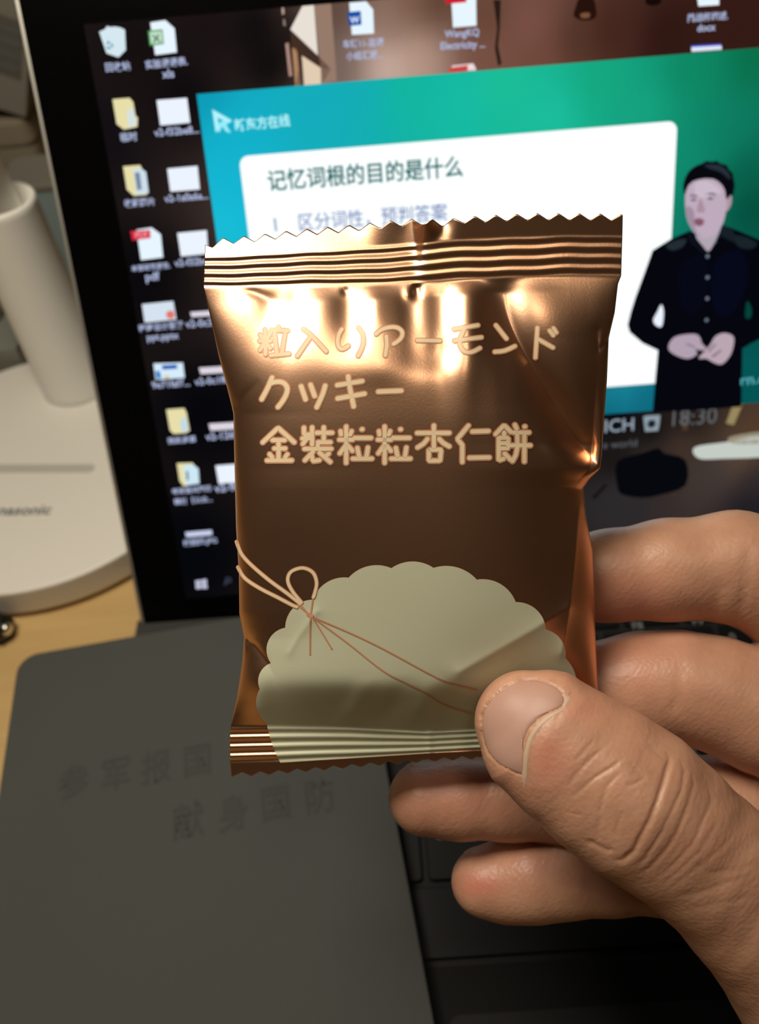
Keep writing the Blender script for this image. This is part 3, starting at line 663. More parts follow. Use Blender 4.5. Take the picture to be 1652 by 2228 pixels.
# the rear film
uu = s_[None, :]; qq = np.abs(2 * uu - 1)
yt_ = np.maximum(gy - cv(SLB, gx), 0); yb_ = np.maximum(cv(BST, gx) - gy, 0)
hb_ = -5.2 * np.tanh(yt_ / 100) * np.tanh(yb_ / 100) * np.power(np.clip(1 - qq ** 3, 0, 1), .55) * (1 - .35 * np.exp(-((gx - 1250) / 200) ** 2))
inseal = (yt_ <= 0) | (yb_ <= 0)
hb_ = np.where(inseal, hf - .10, np.minimum(hb_ - .05, hf - .1))
hb_[:, 0] = hf[:, 0]; hb_[:, -1] = hf[:, -1]; hb_[0] = hf[0]; hb_[-1] = hf[-1]
back = pack_pt(gx, gy, hb_)
NR, NC = gx.shape
def gridfaces(off, flip):
    j, i = np.meshgrid(np.arange(NR - 1), np.arange(NC - 1), indexing='ij')
    a_ = off + j * NC + i; q_ = np.stack([a_, a_ + NC, a_ + NC + 1, a_ + 1], -1).reshape(-1, 4)
    return q_[:, ::-1] if flip else q_
def np_mesh(name, V, Fq, parent, m, smooth=True):
    me = bpy.data.meshes.new(name); V = np.asarray(V, np.float32) * MM
    me.vertices.add(len(V)); me.vertices.foreach_set('co', V.ravel())
    n = len(Fq); k = Fq.shape[1]
    me.loops.add(n * k); me.loops.foreach_set('vertex_index', Fq.ravel().astype(np.int32))
    me.polygons.add(n); me.polygons.foreach_set('loop_start', np.arange(0, n * k, k, dtype=np.int32))
    me.polygons.foreach_set('use_smooth', np.full(n, smooth))
    me.update(calc_edges=True); me.validate()
    return link(name, me, parent, m)

def foil_material():
    m = bpy.data.materials.new('copper_foil'); m.use_nodes = True; nt = m.node_tree; b = nt.nodes['Principled BSDF']; N = nt.nodes.new; K = nt.links.new
    uv = N('ShaderNodeUVMap'); uv.uv_map = 'print'
    def math_(op, a_, b_=None, c_=None):
        n = N('ShaderNodeMath'); n.operation = op
        for i, q in enumerate((a_, b_, c_)):
            if q is None: continue
            if isinstance(q, (int, float)): n.inputs[i].default_value = q
            else: K(q, n.inputs[i])
        return n.outputs[0]
    sep = N('ShaderNodeSeparateXYZ'); K(uv.outputs[0], sep.inputs[0]); X, Y = sep.outputs[0], sep.outputs[1]   # print coordinates / 1000
    Z = lambda x, y: ((460 + x / 1.877) / 1000, (1000 + y / 1.877) / 1000)
    arcs = [((205, 1060), (181, 1000), (196, 935)), ((197, 940), (193, 880), (240, 830)), ((240, 830), (224, 765), (300, 685)), ((300, 685), (330, 608), (412, 570)), ((412, 572), (475, 497), (560, 480)), ((560, 480), (645, 432), (735, 441)), ((735, 441), (825, 414), (908, 440)), ((908, 440), (1000, 437), (1085, 488)), ((1085, 488), (1180, 505), (1245, 580)), ((1245, 580), (1330, 612), (1368, 692)), ((1368, 692), (1435, 742), (1449, 810)), ((1449, 810), (1490, 880), (1492, 960))]
    D = None
    ex, ey = Z(838, 1000)
    dx = math_('DIVIDE', math_('SUBTRACT', X, ex), 620 / 1877); dy = math_('DIVIDE', math_('SUBTRACT', Y, ey), 548 / 1877)
    D = math_('MULTIPLY', math_('SUBTRACT', math_('SQRT', math_('ADD', math_('MULTIPLY', dx, dx), math_('MULTIPLY', dy, dy))), 1.0), .30)
    for a_, p_, c_ in arcs:
        (x1, y1), (x2, y2), (x3, y3) = Z(*a_), Z(*p_), Z(*c_)
        d_ = 2 * (x1 * (y2 - y3) + x2 * (y3 - y1) + x3 * (y1 - y2))
        ux = ((x1 ** 2 + y1 ** 2) * (y2 - y3) + (x2 ** 2 + y2 ** 2) * (y3 - y1) + (x3 ** 2 + y3 ** 2) * (y1 - y2)) / d_
        uy = ((x1 ** 2 + y1 ** 2) * (x3 - x2) + (x2 ** 2 + y2 ** 2) * (x1 - x3) + (x3 ** 2 + y3 ** 2) * (x2 - x1)) / d_
        r_ = math.hypot(x1 - ux, y1 - uy)
        ax = math_('SUBTRACT', X, ux); ay = math_('SUBTRACT', Y, uy)
        dist = math_('SUBTRACT', math_('SQRT', math_('ADD', math_('MULTIPLY', ax, ax), math_('MULTIPLY', ay, ay))), r_)
        D = math_('MINIMUM', D, dist)
    cut = math_('SUBTRACT', Y, math_('MULTIPLY_ADD', math_('SUBTRACT', X, .605), -.065, 1.661))
    D = math_('MAXIMUM', D, cut)
    def soft(d_, e0, e1):
        mr = N('ShaderNodeMapRange'); mr.inputs['From Min'].default_value = e0; mr.inputs['From Max'].default_value = e1
        mr.inputs['To Min'].default_value = 1; mr.inputs['To Max'].default_value = 0; K(d_, mr.inputs['Value']); return mr.outputs[0]
    cream, rim = soft(D, -.0016, -.0006), soft(D, .0008, .0024)
    foil = (.80, .475, .30, 1); edge = (.86, .40, .24, 1); crm = (.57, .59, .43, 1)
    def mix(f_, a_, b_):
        mx = N('ShaderNodeMix'); mx.data_type = 'RGBA'; K(f_, mx.inputs[0])
        for i, q in ((6, a_), (7, b_)):
            if isinstance(q, tuple): mx.inputs[i].default_value = q
            else: K(q, mx.inputs[i])
        return mx.outputs[2]
    c1 = mix(rim, foil, edge); c2 = mix(cream, c1, crm); K(c2, b.inputs['Base Color'])
    K(math_('SUBTRACT', 1.0, math_('MULTIPLY', cream, .92)), b.inputs['Metallic'])
    K(math_('MULTIPLY_ADD', cream, .20, .34), b.inputs['Roughness'])
    tc = N('ShaderNodeTexCoord'); nz = N('ShaderNodeTexNoise'); nz.inputs['Scale'].default_value = 2600; nz.inputs['Detail'].default_value = 2; K(tc.outputs['Object'], nz.inputs['Vector'])
    bp = N('ShaderNodeBump'); bp.inputs['Strength'].default_value = .12; bp.inputs['Distance'].default_value = .00008; K(nz.outputs['Fac'], bp.inputs['Height']); K(bp.outputs[0], b.inputs['Normal'])
    return m
M_FOIL = foil_material()
pack = empty('snack_pack', (0, 0, 0), 'copper foil cookie pack with cream lettering held up by the hand', 'snack pack')
V = np.concatenate([front.reshape(-1, 3), back.reshape(-1, 3)])
wrap = np_mesh('foil_wrapper', V, np.concatenate([gridfaces(0, False), gridfaces(NR * NC, True)]), pack, M_FOIL)
uvl = wrap.data.uv_layers.new(name='print')
li = np.empty(len(wrap.data.loops), np.int32); wrap.data.loops.foreach_get('vertex_index', li)
UVv = np.concatenate([np.stack([gx, gy], -1).reshape(-1, 2) / 1000, np.stack([gx * 0 + 5, gy * 0 + 5], -1).reshape(-1, 2)])
uvl.data.foreach_set('uv', UVv[li].astype(np.float32).ravel())
bm = bmesh.new(); bm.from_mesh(wrap.data); bmesh.ops.remove_doubles(bm, verts=bm.verts, dist=1e-6); bm.to_mesh(wrap.data); bm.free()
# rear fin seam
fy = np.linspace(640, 1570, 60); fx = np.full(60, 915.0)
hbk = -5.2 * np.tanh((fy - 618) / 100) * np.tanh((1591 - fy) / 100) - .15
A_ = pack_pt(fx, fy, hbk); B_ = pack_pt(fx + 90, fy, hbk - .15)
np_mesh('rear_seam', np.concatenate([A_, B_]), np.array([(i, i + 1, 61 + i, 60 + i) for i in range(59)]), pack, M_FOIL)

# printed lettering as ribbons lying on the film
M_CREAM = mat('cream_ink', (.78, .63, .42), .5, spec=.3)
M_ORANGE = mat('orange_ink', (.62, .30, .17), .45, .15)
def ribbon(strokes, r, lift, name, m, parent, smooth_=True, label=None):
    V, Fc = [], []
    for st in strokes:
        P = np.array(st, float)
        if len(P) == 1: P = np.array([P[0] - [.4, 0], P[0] + [.4, 0]])
        if len(P) > 2 and smooth_:
            Q = []
            for i in range(len(P) - 1):
                p0, p1, p2, p3 = P[max(i - 1, 0)], P[i], P[i + 1], P[min(i + 2, len(P) - 1)]
                for k in range(6):
                    t = k / 6; Q.append(.5 * (2 * p1 + (p2 - p0) * t + (2 * p0 - 5 * p1 + 4 * p2 - p3) * t * t + (3 * p1 - p0 - 3 * p2 + p3) * t ** 3))
            P = np.array(Q + [P[-1]])
        # resample
        sl = np.r_[0, np.cumsum(np.hypot(*np.diff(P, axis=0).T))]; n = max(2, int(sl[-1] / 3.0))
        tt = np.linspace(0, sl[-1], n + 1); P = np.stack([np.interp(tt, sl, P[:, 0]), np.interp(tt, sl, P[:, 1])], 1)
        T = np.gradient(P, axis=0); T /= np.linalg.norm(T, axis=1)[:, None] + 1e-9
        # round caps
        cap = [(-math.cos(a_) , math.sin(a_)) for a_ in np.linspace(0, math.pi / 2, 5)[:-1]]
        C = [(P[0] + T[0] * c * r, s * r, T[0]) for c, s in cap] + [(p, r, t_) for p, t_ in zip(P, T)] + [(P[-1] - T[-1] * c * r, s * r, T[-1]) for c, s in cap[::-1]]
        base = len(V)
        for p, wd, t_ in C:
            nrm = np.array([-t_[1], t_[0]])
            for k in (-1, -.34, .34, 1): V.append(p + nrm * wd * k)
        for i in range(len(C) - 1):
            for k in range(3): a_ = base + i * 4 + k; Fc.append((a_, a_ + 1, a_ + 5, a_ + 4))
    V = np.array(V); P3 = pack_pt(V[:, 0], V[:, 1], film(V[:, 0], V[:, 1]) + lift)
    o = np_mesh(name, P3, np.array(Fc), parent, m)
    if label: o['label'] = label
    return o
def Zd(o, k): return lambda L: [[(o[0] + x / k, o[1] + y / k) for x, y in st] for st in L]
d4, e4, f4, g4 = Zd((540, 690), 4.589), Zd((880, 690), 4.589), Zd((550, 910), 5.329), Zd((860, 910), 5.329)
line1 = d4([[(170, 125), (175, 370)], [(122, 178), (150, 215)], [(225, 158), (195, 210)], [(118, 238), (225, 238)], [(165, 255), (120, 330)], [(182, 258), (222, 312)], [(303, 98), (310, 118)], [(232, 130), (395, 135)], [(265, 150), (287, 355)], [(372, 150), (340, 350)], [(228, 382), (408, 366)],
            [(555, 122), (625, 175), (780, 342)], [(632, 185), (492, 388)], [(937, 122), (905, 180), (895, 250), (912, 305), (950, 318), (1000, 287)], [(1105, 108), (1145, 170), (1152, 250), (1132, 320), (1100, 385)],
            [(1280, 168), (1340, 122), (1430, 100), (1500, 110), (1540, 152), (1530, 205), (1490, 245), (1452, 268)], [(1380, 192), (1386, 280), (1370, 382)]])
line1 += e4([[(132, 232), (355, 236)], [(497, 120), (735, 82)], [(502, 236), (770, 202)], [(602, 115), (557, 220), (560, 290), (600, 342), (670, 350), (755, 310)], [(915, 82), (1020, 215)], [(905, 347), (1000, 336), (1105, 291)], [(1330, 108), (1310, 405)], [(1332, 218), (1485, 305)], [(1452, 135), (1488, 182)], [(1490, 112), (1518, 155)]])
line2 = d4([[(240, 605), (200, 700), (137, 820)], [(212, 668), (280, 646), (350, 655), (390, 702), (386, 760), (350, 832), (300, 898)], [(530, 692), (575, 822)], [(625, 677), (665, 788)], [(770, 687), (745, 770), (687, 900)], [(892, 680), (1140, 640)], [(896, 813), (1163, 766)], [(1000, 592), (1020, 720), (1055, 893)], [(1302, 745), (1530, 736)]])
kin = [[(118, 280), (295, 112), (482, 280)], [(232, 255), (372, 255)], [(252, 352), (378, 352)], [(300, 258), (300, 480)], [(198, 418), (225, 452)], [(402, 420), (380, 452)], [(167, 490), (453, 490)],
       [(595, 112), (597, 190), (690, 190)], [(690, 108), (690, 305)], [(577, 236), (690, 232)], [(625, 240), (583, 300)], [(742, 170), (922, 170)], [(825, 108), (825, 280)], [(758, 280), (902, 280)], [(602, 356), (912, 356)], [(755, 315), (755, 350)], [(700, 392), (607, 488)], [(682, 420), (700, 498), (772, 488)], [(882, 412), (850, 440)], [(778, 402), (900, 508)]]
tsubu = [[(1085, 98), (1085, 518)], [(1020, 152), (1026, 190)], [(1147, 152), (1132, 190)], [(1007, 250), (1160, 250)], [(1075, 322), (1012, 408)], [(1108, 322), (1158, 380)], [(1270, 130)], [(1182, 230), (1373, 230)], [(1215, 347), (1235, 440)], [(1337, 342), (1322, 440)], [(1162, 470), (1383, 470)]]
line3 = f4(kin + tsubu + [[(x + 446, y) for x, y in st] for st in tsubu])
line3 += g4([[(257, 172), (628, 172)], [(450, 87), (450, 340)], [(375, 243), (330, 298), (262, 340)], [(512, 243), (560, 290), (628, 328)], [(392, 372), (392, 494), (522, 494), (534, 366), (402, 366)],
             [(850, 88), (722, 242), (780, 312), (780, 508)], [(897, 156), (1083, 150)], [(862, 460), (1093, 456)],
             [(1167, 185), (1265, 82), (1343, 160)], [(1265, 168), (1265, 200)], [(1204, 228), (1312, 228), (1312, 350), (1208, 350)], [(1202, 232), (1202, 490), (1258, 470)], [(1222, 290), (1300, 290)], [(1272, 412), (1338, 480)], [(1390, 78), (1410, 120)], [(1505, 98)], [(1377, 167), (1553, 167)], [(1352, 316), (1568, 316)], [(1417, 170), (1420, 330), (1400, 430), (1362, 498)], [(1500, 170), (1500, 503)]])
for nm, st, ro, ri, sm in (('first_line', line1, 6.4, 3.9, True), ('second_line', line2, 7.4, 4.7, True), ('third_line', line3, 7.2, 4.4, False)):
    q = ribbon(st, ro, .07, 'lettering_outline', M_ORANGE, pack, sm); ribbon(st, ri, .11, 'lettering', M_CREAM, pack, sm)
b4, b5 = Zd((460, 1160), 3.979), Zd((460, 1000), 1.877)
cords = b4([[(219, 75), (262, 182), (350, 280), (500, 408), (640, 510), (730, 580), (770, 612)], [(231, 295), (290, 390), (420, 478), (580, 560), (690, 618), (740, 640)], [(780, 600), (700, 500), (662, 410), (690, 335), (790, 302), (880, 342), (912, 430), (898, 510), (884, 555)]])
ribbon(cords, 4.6, .07, 'cord_print_outline', M_ORANGE, pack); ribbon(cords, 3.0, .11, 'cord_print', M_CREAM, pack)
thin = b4([[(878, 575), (862, 690), (855, 800), (853, 1050)], [(755, 628), (850, 705), (870, 722)], [(780, 628), (830, 690), (860, 712)], [(868, 715), (950, 850), (1042, 1000)], [(840, 700), (870, 722)], [(848, 725), (872, 700)]])
thin += b5([[(425, 648), (560, 705), (700, 772), (920, 890), (1000, 918), (1085, 940)], [(425, 652), (560, 752), (700, 862), (800, 915), (870, 950), (950, 1000), (1060, 1036)]])
ribbon(thin, 1.7, .09, 'cord_print_thin', M_ORANGE, pack)
ribbon(b4([[(840, 706), (868, 712)]]), 4.2, .10, 'cord_print_knot', M_ORANGE, pack)

# ------------------------------------------------------------------ hand
def chain(pts): return [(pz(x, y, z), r) for x, y, z, r in pts]
FING = {
 'index': chain([(1080, 1300, 144.5, 6.2), (1200, 1268, 145, 7.4), (1330, 1252, 144.5, 8.0), (1450, 1240, 143.5, 8.8), (1600, 1234, 142.5, 9.7), (1690, 1262, 142, 10.2), (1840, 1420, 145, 10.4), (2000, 1620, 150, 11)]),
 'middle': chain([(1080, 1520, 146.5, 6.5), (1250, 1500, 146, 7.9), (1400, 1490, 144.5, 9.15), (1480, 1492, 143, 9.4), (1560, 1510, 142, 9.8), (1652, 1545, 141, 10.4), (1800, 1620, 143, 10.6), (1980, 1760, 149, 11)]),
 'ring': chain([(924, 1737, 150, 6.7), (1000, 1737, 150, 7.1), (1100, 1736, 150, 7.3), (1250, 1740, 149, 7.8), (1400, 1740, 148, 8.3), (1600, 1760, 147, 9.2), (1780, 1800, 148, 9.8), (1960, 1890, 152, 10.4)]),
 'pinky': chain([(1054, 1919, 152, 6.2), (1100, 1917, 152, 7.0), (1160, 1908, 151, 7.7), (1230, 1901, 150.5, 7.5), (1320, 1898, 150, 7.3), (1450, 1896, 150, 7.5), (1620, 1920, 150, 8.3), (1780, 1960, 151, 9), (1930, 2050, 152, 9.5)]),
}
TH = [(1122, 1554, 126.0, 7.1, 5.2), (1172, 1592, 125.0, 9.9, 7.0), (1235, 1641, 124.0, 10.6, 8.0), (1310, 1694, 123.2, 11.3, 8.8), (1378, 1743, 122.6, 11.6, 9.4), (1450, 1798, 123.0, 11.0, 9.2), (1530, 1865, 124.0, 10.6, 9.3), (1640, 1966, 126.0, 11.6, 10.2), (1780, 2110, 129.0, 14.5, 12.5), (1900, 2300, 131.0, 17, 14.5)]
TA, TB, TM = [], [], []
for i, (x, y, z, hw, r) in enumerate(TH):
    p = pz(x, y, z); a_ = pz(*TH[max(i - 1, 0)][:3]); b_ = pz(*TH[min(i + 1, len(TH) - 1)][:3]); t_ = (b_ - a_) / np.linalg.norm(b_ - a_)
    e_ = np.cross(t_, [0, 0, 1.0]); e_ /= np.linalg.norm(e_); o_ = hw - r
    TA.append((p + e_ * o_, r)); TB.append((p - e_ * o_, r)); TM.append((p, r))
WRIST = (pz(1990, 2520, 140), 19.0)
PALM = [[FING['index'][-1], WRIST], [FING['middle'][-1], WRIST], [FING['ring'][-1], WRIST], [FING['pinky'][-1], WRIST], [TM[-1], WRIST], [TM[-2], (pz(1990, 1800, 142), 10)], [TM[-1], (pz(2000, 1950, 146), 13)]]
ARM = [WRIST, (pz(2150, 3000, 150), 24.0)]
def cone(P, A, B):
    a_, ra = A; b_, rb = B; ab = b_ - a_; L2 = ab @ ab
    q = P - a_.astype(P.dtype); t = np.clip((q @ ab.astype(P.dtype)) / P.dtype.type(L2), 0, 1)
    return np.linalg.norm(q - t[..., None] * ab.astype(P.dtype), axis=-1) - (ra + (rb - ra) * t).astype(P.dtype)
def smin(a_, b_, k):
    h = np.maximum(k - np.abs(a_ - b_), 0) / k
    return np.minimum(a_, b_) - h * h * k * .25
def chain_sdf(P, ch, k=2.0):
    d_ = None
    for A, B in zip(ch, ch[1:]):
        c_ = cone(P, A, B); d_ = c_ if d_ is None else smin(d_, c_, k)
    return d_
def thumb_sdf(P):
    d_ = smin(chain_sdf(P, TA, 1.5), chain_sdf(P, TB, 1.5), 3.0)
    return smin(d_, chain_sdf(P, TM, 1.5), 2.0)
def hand_sdf(P):
    d_ = None
    for ch in FING.values():
        c_ = chain_sdf(P, ch, 2.0); d_ = c_ if d_ is None else smin(d_, c_, .8)
    pl = None
    for A, B in PALM:
        c_ = cone(P, A, B); pl = c_ if pl is None else smin(pl, c_, 6)
    pl = smin(pl, cone(P, *ARM), 10)
    d_ = smin(d_, pl, 5)
    return smin(d_, thumb_sdf(P), 1.2)
def surface_nets(fn, lo, hi, h):
    n = [int((b_ - a_) / h) + 1 for a_, b_ in zip(lo, hi)]
    ax = [lo[i] + np.arange(n[i], dtype=np.float32) * np.float32(h) for i in range(3)]
    Vv = np.empty(n, np.float32)
    for i in range(0, n[0], 24):
        g = np.stack(np.meshgrid(ax[0][i:i + 24], ax[1], ax[2], indexing='ij'), -1).astype(np.float32)
        Vv[i:i + 24] = fn(g)
    for sl in ((0,), (-1,)):
        Vv[sl[0]] = 1; Vv[:, sl[0]] = 1; Vv[:, :, sl[0]] = 1
    c = Vv; s = c < 0
    nx, ny, nz = n
    def sub(a_, i, j, k): return a_[i:i + nx - 1, j:j + ny - 1, k:k + nz - 1]
    cnt = np.zeros((nx - 1, ny - 1, nz - 1), np.int32); acc = np.zeros((nx - 1, ny - 1, nz - 1, 3), np.float32)
    for axis in range(3):
        for u in (0, 1):
            for v in (0, 1):
                o0 = [0, 0, 0]; o0[(axis + 1) % 3] = u; o0[(axis + 2) % 3] = v; o1 = list(o0); o1[axis] = 1
                a_, b_ = sub(c, *o0), sub(c, *o1); cr = sub(s, *o0) != sub(s, *o1)
                den = np.where(cr, a_ - b_, 1); t = np.where(cr, a_ / den, 0)
                cnt += cr
                for k in range(3): acc[..., k] += np.where(cr, (t if k == axis else o0[k]), 0)
    act = cnt > 0; idx = np.full(act.shape, -1, np.int64); idx[act] = np.arange(act.sum())
    pos = np.argwhere(act).astype(np.float32) + acc[act] / cnt[act][:, None]
    pos = pos * h + np.array(lo, np.float32)
    Fs = []
    for axis in range(3):
        u, v = (axis + 1) % 3, (axis + 2) % 3
        sl0 = [slice(1, -1)] * 3; sl0[axis] = slice(0, -1); sl1 = list(sl0); sl1[axis] = slice(1, None)
        # edges inside the grid
        a_ = s[tuple(sl0)]; b_ = s[tuple(sl1)]
        e = np.argwhere(a_ != b_)
        flip = a_[a_ != b_]
        e = e + 1; e[:, axis] -= 1
        q = []
        for du, dv in ((-1, -1), (0, -1), (0, 0), (-1, 0)):
            p_ = e.copy(); p_[:, u] += du; p_[:, v] += dv; q.append(idx[p_[:, 0], p_[:, 1], p_[:, 2]])
        q = np.stack(q, 1); q[~flip] = q[~flip][:, ::-1]; Fs.append(q)
    Fs = np.concatenate(Fs); Fs = Fs[(Fs >= 0).all(1)]
    return pos, Fs
HV, HF = surface_nets(hand_sdf, (-2.0, 4.0, 108.0), (112.0, 150.0, 178.0), .9)
def relax(P, it=2):
    for _ in range(it):
        d0 = hand_sdf(P); e = .25; g = np.stack([hand_sdf(P + np.eye(3)[k] * e) - d0 for k in range(3)], -1) / e
        P = P - g * (d0 / np.maximum((g * g).sum(-1), .3))[:, None]
    return P, g / (np.linalg.norm(g, axis=1)[:, None] + 1e-9)
# refine the thumb so that it can carry nail bed, knuckle folds and wrinkles
bm = bmesh.new()
bv = [bm.verts.new(p) for p in HV]
for q in HF:
    try: bm.faces.new([bv[i] for i in q])
    except ValueError: pass
bm.verts.ensure_lookup_table()
for rnd in range(2):
    co = np.array([v.co[:] for v in bm.verts], np.float64)
    near = thumb_sdf(co) < 1.2
    px_ = CX + F * co[:, 0] / co[:, 2]; py_ = CY + F * co[:, 1] / co[:, 2]
    tq = np.array([q_[0] for q_ in TM]); zc = np.interp(px_, [t_[0] for t_ in TH], [t_[2] for t_ in TH])
    near &= (px_ < 1720) & (co[:, 2] < zc + 2.5)
    bm.verts.index_update()
    ed = [e for e in bm.edges if near[e.verts[0].index] and near[e.verts[1].index]]
    bmesh.ops.subdivide_edges(bm, edges=ed, cuts=1, use_grid_fill=True)
bm.verts.index_update()
HV = np.array([v.co[:] for v in bm.verts], np.float64)
HV, HN = relax(HV, 2)
px_ = CX + F * HV[:, 0] / HV[:, 2]; py_ = CY + F * HV[:, 1] / HV[:, 2]
facing = np.clip(-HN[:, 2] * 3, 0, 1) * (thumb_sdf(HV) < .6)
disp = np.zeros(len(HV))
k1 = Zd((1000, 1420), 4.13); k2 = Zd((1200, 1580), 3.438)
NAIL = [(1046, 1602), (1045, 1556), (1058, 1530), (1078, 1508), (1102, 1490), (1136, 1476), (1170, 1475), (1206, 1487), (1226, 1504), (1233, 1524), (1222, 1538), (1196, 1548), (1170, 1565), (1148, 1588), (1137, 1622), (1134, 1660), (1140, 1690), (1116, 1684), (1082, 1666), (1056, 1638)]
dl, _, _ = sdline(px_, py_, NAIL + [NAIL[0]])
def inside(x, y, poly):
    c = np.zeros(x.shape, bool); n = len(poly)
    for i in range(n):
        (x1, y1), (x2, y2) = poly[i], poly[(i + 1) % n]
        k = ((y1 > y) != (y2 > y)) & (x < (x2 - x1) * (y - y1) / (y2 - y1 + 1e-12) + x1); c ^= k
    return c
nin = inside(px_, py_, NAIL)
disp -= .36 * np.where(nin, np.clip(dl / 14, 0, 1) * 0 + .9, np.exp(-(dl / 9) ** 2) * .35) * facing
# swollen fold behind and beside the nail
dlf, _, _ = sdline(px_, py_, [(1262, 1530), (1236, 1560), (1204, 1588), (1178, 1626), (1170, 1672), (1172, 1706)])
disp += .32 * np.exp(-(dlf / 26) ** 2) * facing * (~nin)
dlf, _, _ = sdline(px_, py_, [(1040, 1580), (1060, 1500), (1130, 1462), (1215, 1470), (1256, 1500)])
disp += .22 * np.exp(-(dlf / 14) ** 2) * facing * (~nin)
def crease(pts, depth, wpx, zoomf=None):
    global disp
    P = zoomf([pts])[0] if zoomf else pts
    d_, _, al = sdline(px_, py_, P)
    disp -= .78 * depth * np.exp(-(d_ / wpx) ** 2) * np.clip(np.minimum(al, 1 - al) * 6, .0, 1) * facing
# knuckle folds
for pts, dp, wp in (([(865, 185), (885, 260), (850, 380), (790, 560), (735, 700), (660, 840), (620, 930), (540, 1000), (450, 1010)], .46, 6.5),
                    ([(960, 230), (1000, 330), (975, 480), (900, 640), (840, 760), (770, 880), (690, 1000), (600, 1060)], .20, 5.5),
                    ([(1060, 330), (1070, 430), (1010, 620), (950, 780), (850, 930), (740, 1060), (640, 1110)], .16, 5.5),
                    ([(1160, 420), (1205, 560), (1130, 720), (1060, 880), (930, 1020), (800, 1130)], .13, 5.5),
                    ([(1290, 640), (1200, 800), (1120, 930), (960, 1080), (820, 1200)], .10, 6),
                    ([(1400, 760), (1290, 900), (1160, 1010), (1010, 1130), (860, 1240)], .10, 6),
                    ([(550, 230), (430, 320), (330, 380), (230, 470), (160, 540)], .20, 5.0),
                    ([(400, 150), (300, 240), (200, 340), (120, 460)], .16, 5.0),
                    ([(330, 90), (250, 180), (160, 280)], .14, 4.5),
                    ([(520, 330), (420, 440), (380, 560), (360, 680)], .20, 5.0),
                    ([(560, 270), (640, 330), (690, 390), (600, 440), (540, 430)], .14, 4.5),
                    ([(720, 140), (800, 210), (860, 260)], .12, 5),
                    ([(540, 620), (500, 720), (480, 840)], .12, 6), ([(380, 660), (350, 760), (350, 860)], .12, 6),
                    ([(240, 850), (320, 880), (420, 930), (470, 920)], .22, 6),
                    ([(100, 640), (170, 655), (235, 665)], .10, 3),
                    ([(1040, 1020), (1200, 1100), (1400, 1080), (1540, 1020)], .08, 8), ([(900, 1270), (1100, 1250), (1300, 1180), (1500, 1110)], .10, 7), ([(1000, 1380), (1200, 1340), (1400, 1300), (1540, 1260)], .08, 8)):
    crease(pts, dp, wp, k2)
# knuckle swelling
disp += .55 * gs(px_, py_, 1372, 1742, 95, 70, .95) * facing
# wrinkles that run round the root of the thumb
tdir = (px_ * .78 + py_ * .62)
disp += .03 * np.sin(tdir / 9.0 + 1.2 * np.sin((px_ - py_) / 60)) * np.clip((px_ - 1500) / 80, 0, 1) * np.clip((1760 - px_) / 60, 0, 1) * facing
# flexion creases of the fingers
allface = np.clip(-HN[:, 2] * 3, 0, 1)
for pts, dp, wp in (([(1484, 1430), (1476, 1500), (1462, 1560)], .35, 7), ([(1498, 1420), (1494, 1500), (1480, 1570)], .18, 5), ([(1634, 1180), (1622, 1260), (1612, 1340)], .4, 8), ([(1570, 1255), (1560, 1310), (1560, 1345)], .25, 7), ([(1290, 1880), (1284, 1930), (1288, 1970)], .2, 6)):
    d_, _, al = sdline(px_, py_, pts); disp -= dp * np.exp(-(d_ / wp) ** 2) * np.clip(np.minimum(al, 1 - al) * 6, 0, 1) * allface * (thumb_sdf(HV) > 1.0)
HV2 = HV + HN * disp[:, None]
for v, p in zip(bm.verts, HV2): v.co = p
# skin tint: redder finger pads and knuckle sides
red = np.zeros(len(HV))
for cx, cy, s1, s2, am in ((1195, 1650, 45, 60, .55), (1130, 1720, 60, 40, .2), (1270, 1545, 60, 30, .35), (950, 1700, 70, 40, .5), (1000, 1740, 140, 60, .3), (1045, 1925, 55, 30, .8), (1130, 1880, 80, 50, .25), (1360, 1300, 120, 60, .35), (1350, 1440, 120, 70, .35), (1330, 1460, 60, 60, .2)):
    red = np.maximum(red, am * np.exp(-((px_ - cx) / s1) ** 2 - ((py_ - cy) / s2) ** 2))
me = bpy.data.meshes.new('hand_skin')
for v in bm.verts: v.co = Vector(c2w(v.co[:])) * MM
bmesh.ops.recalc_face_normals(bm, faces=bm.faces[:])
bm.to_mesh(me); bm.free()
at = me.color_attributes.new('tint', 'FLOAT_COLOR', 'POINT')
at.data.foreach_set('color', np.stack([red, red, red, np.ones_like(red)], 1).astype(np.float32).ravel())
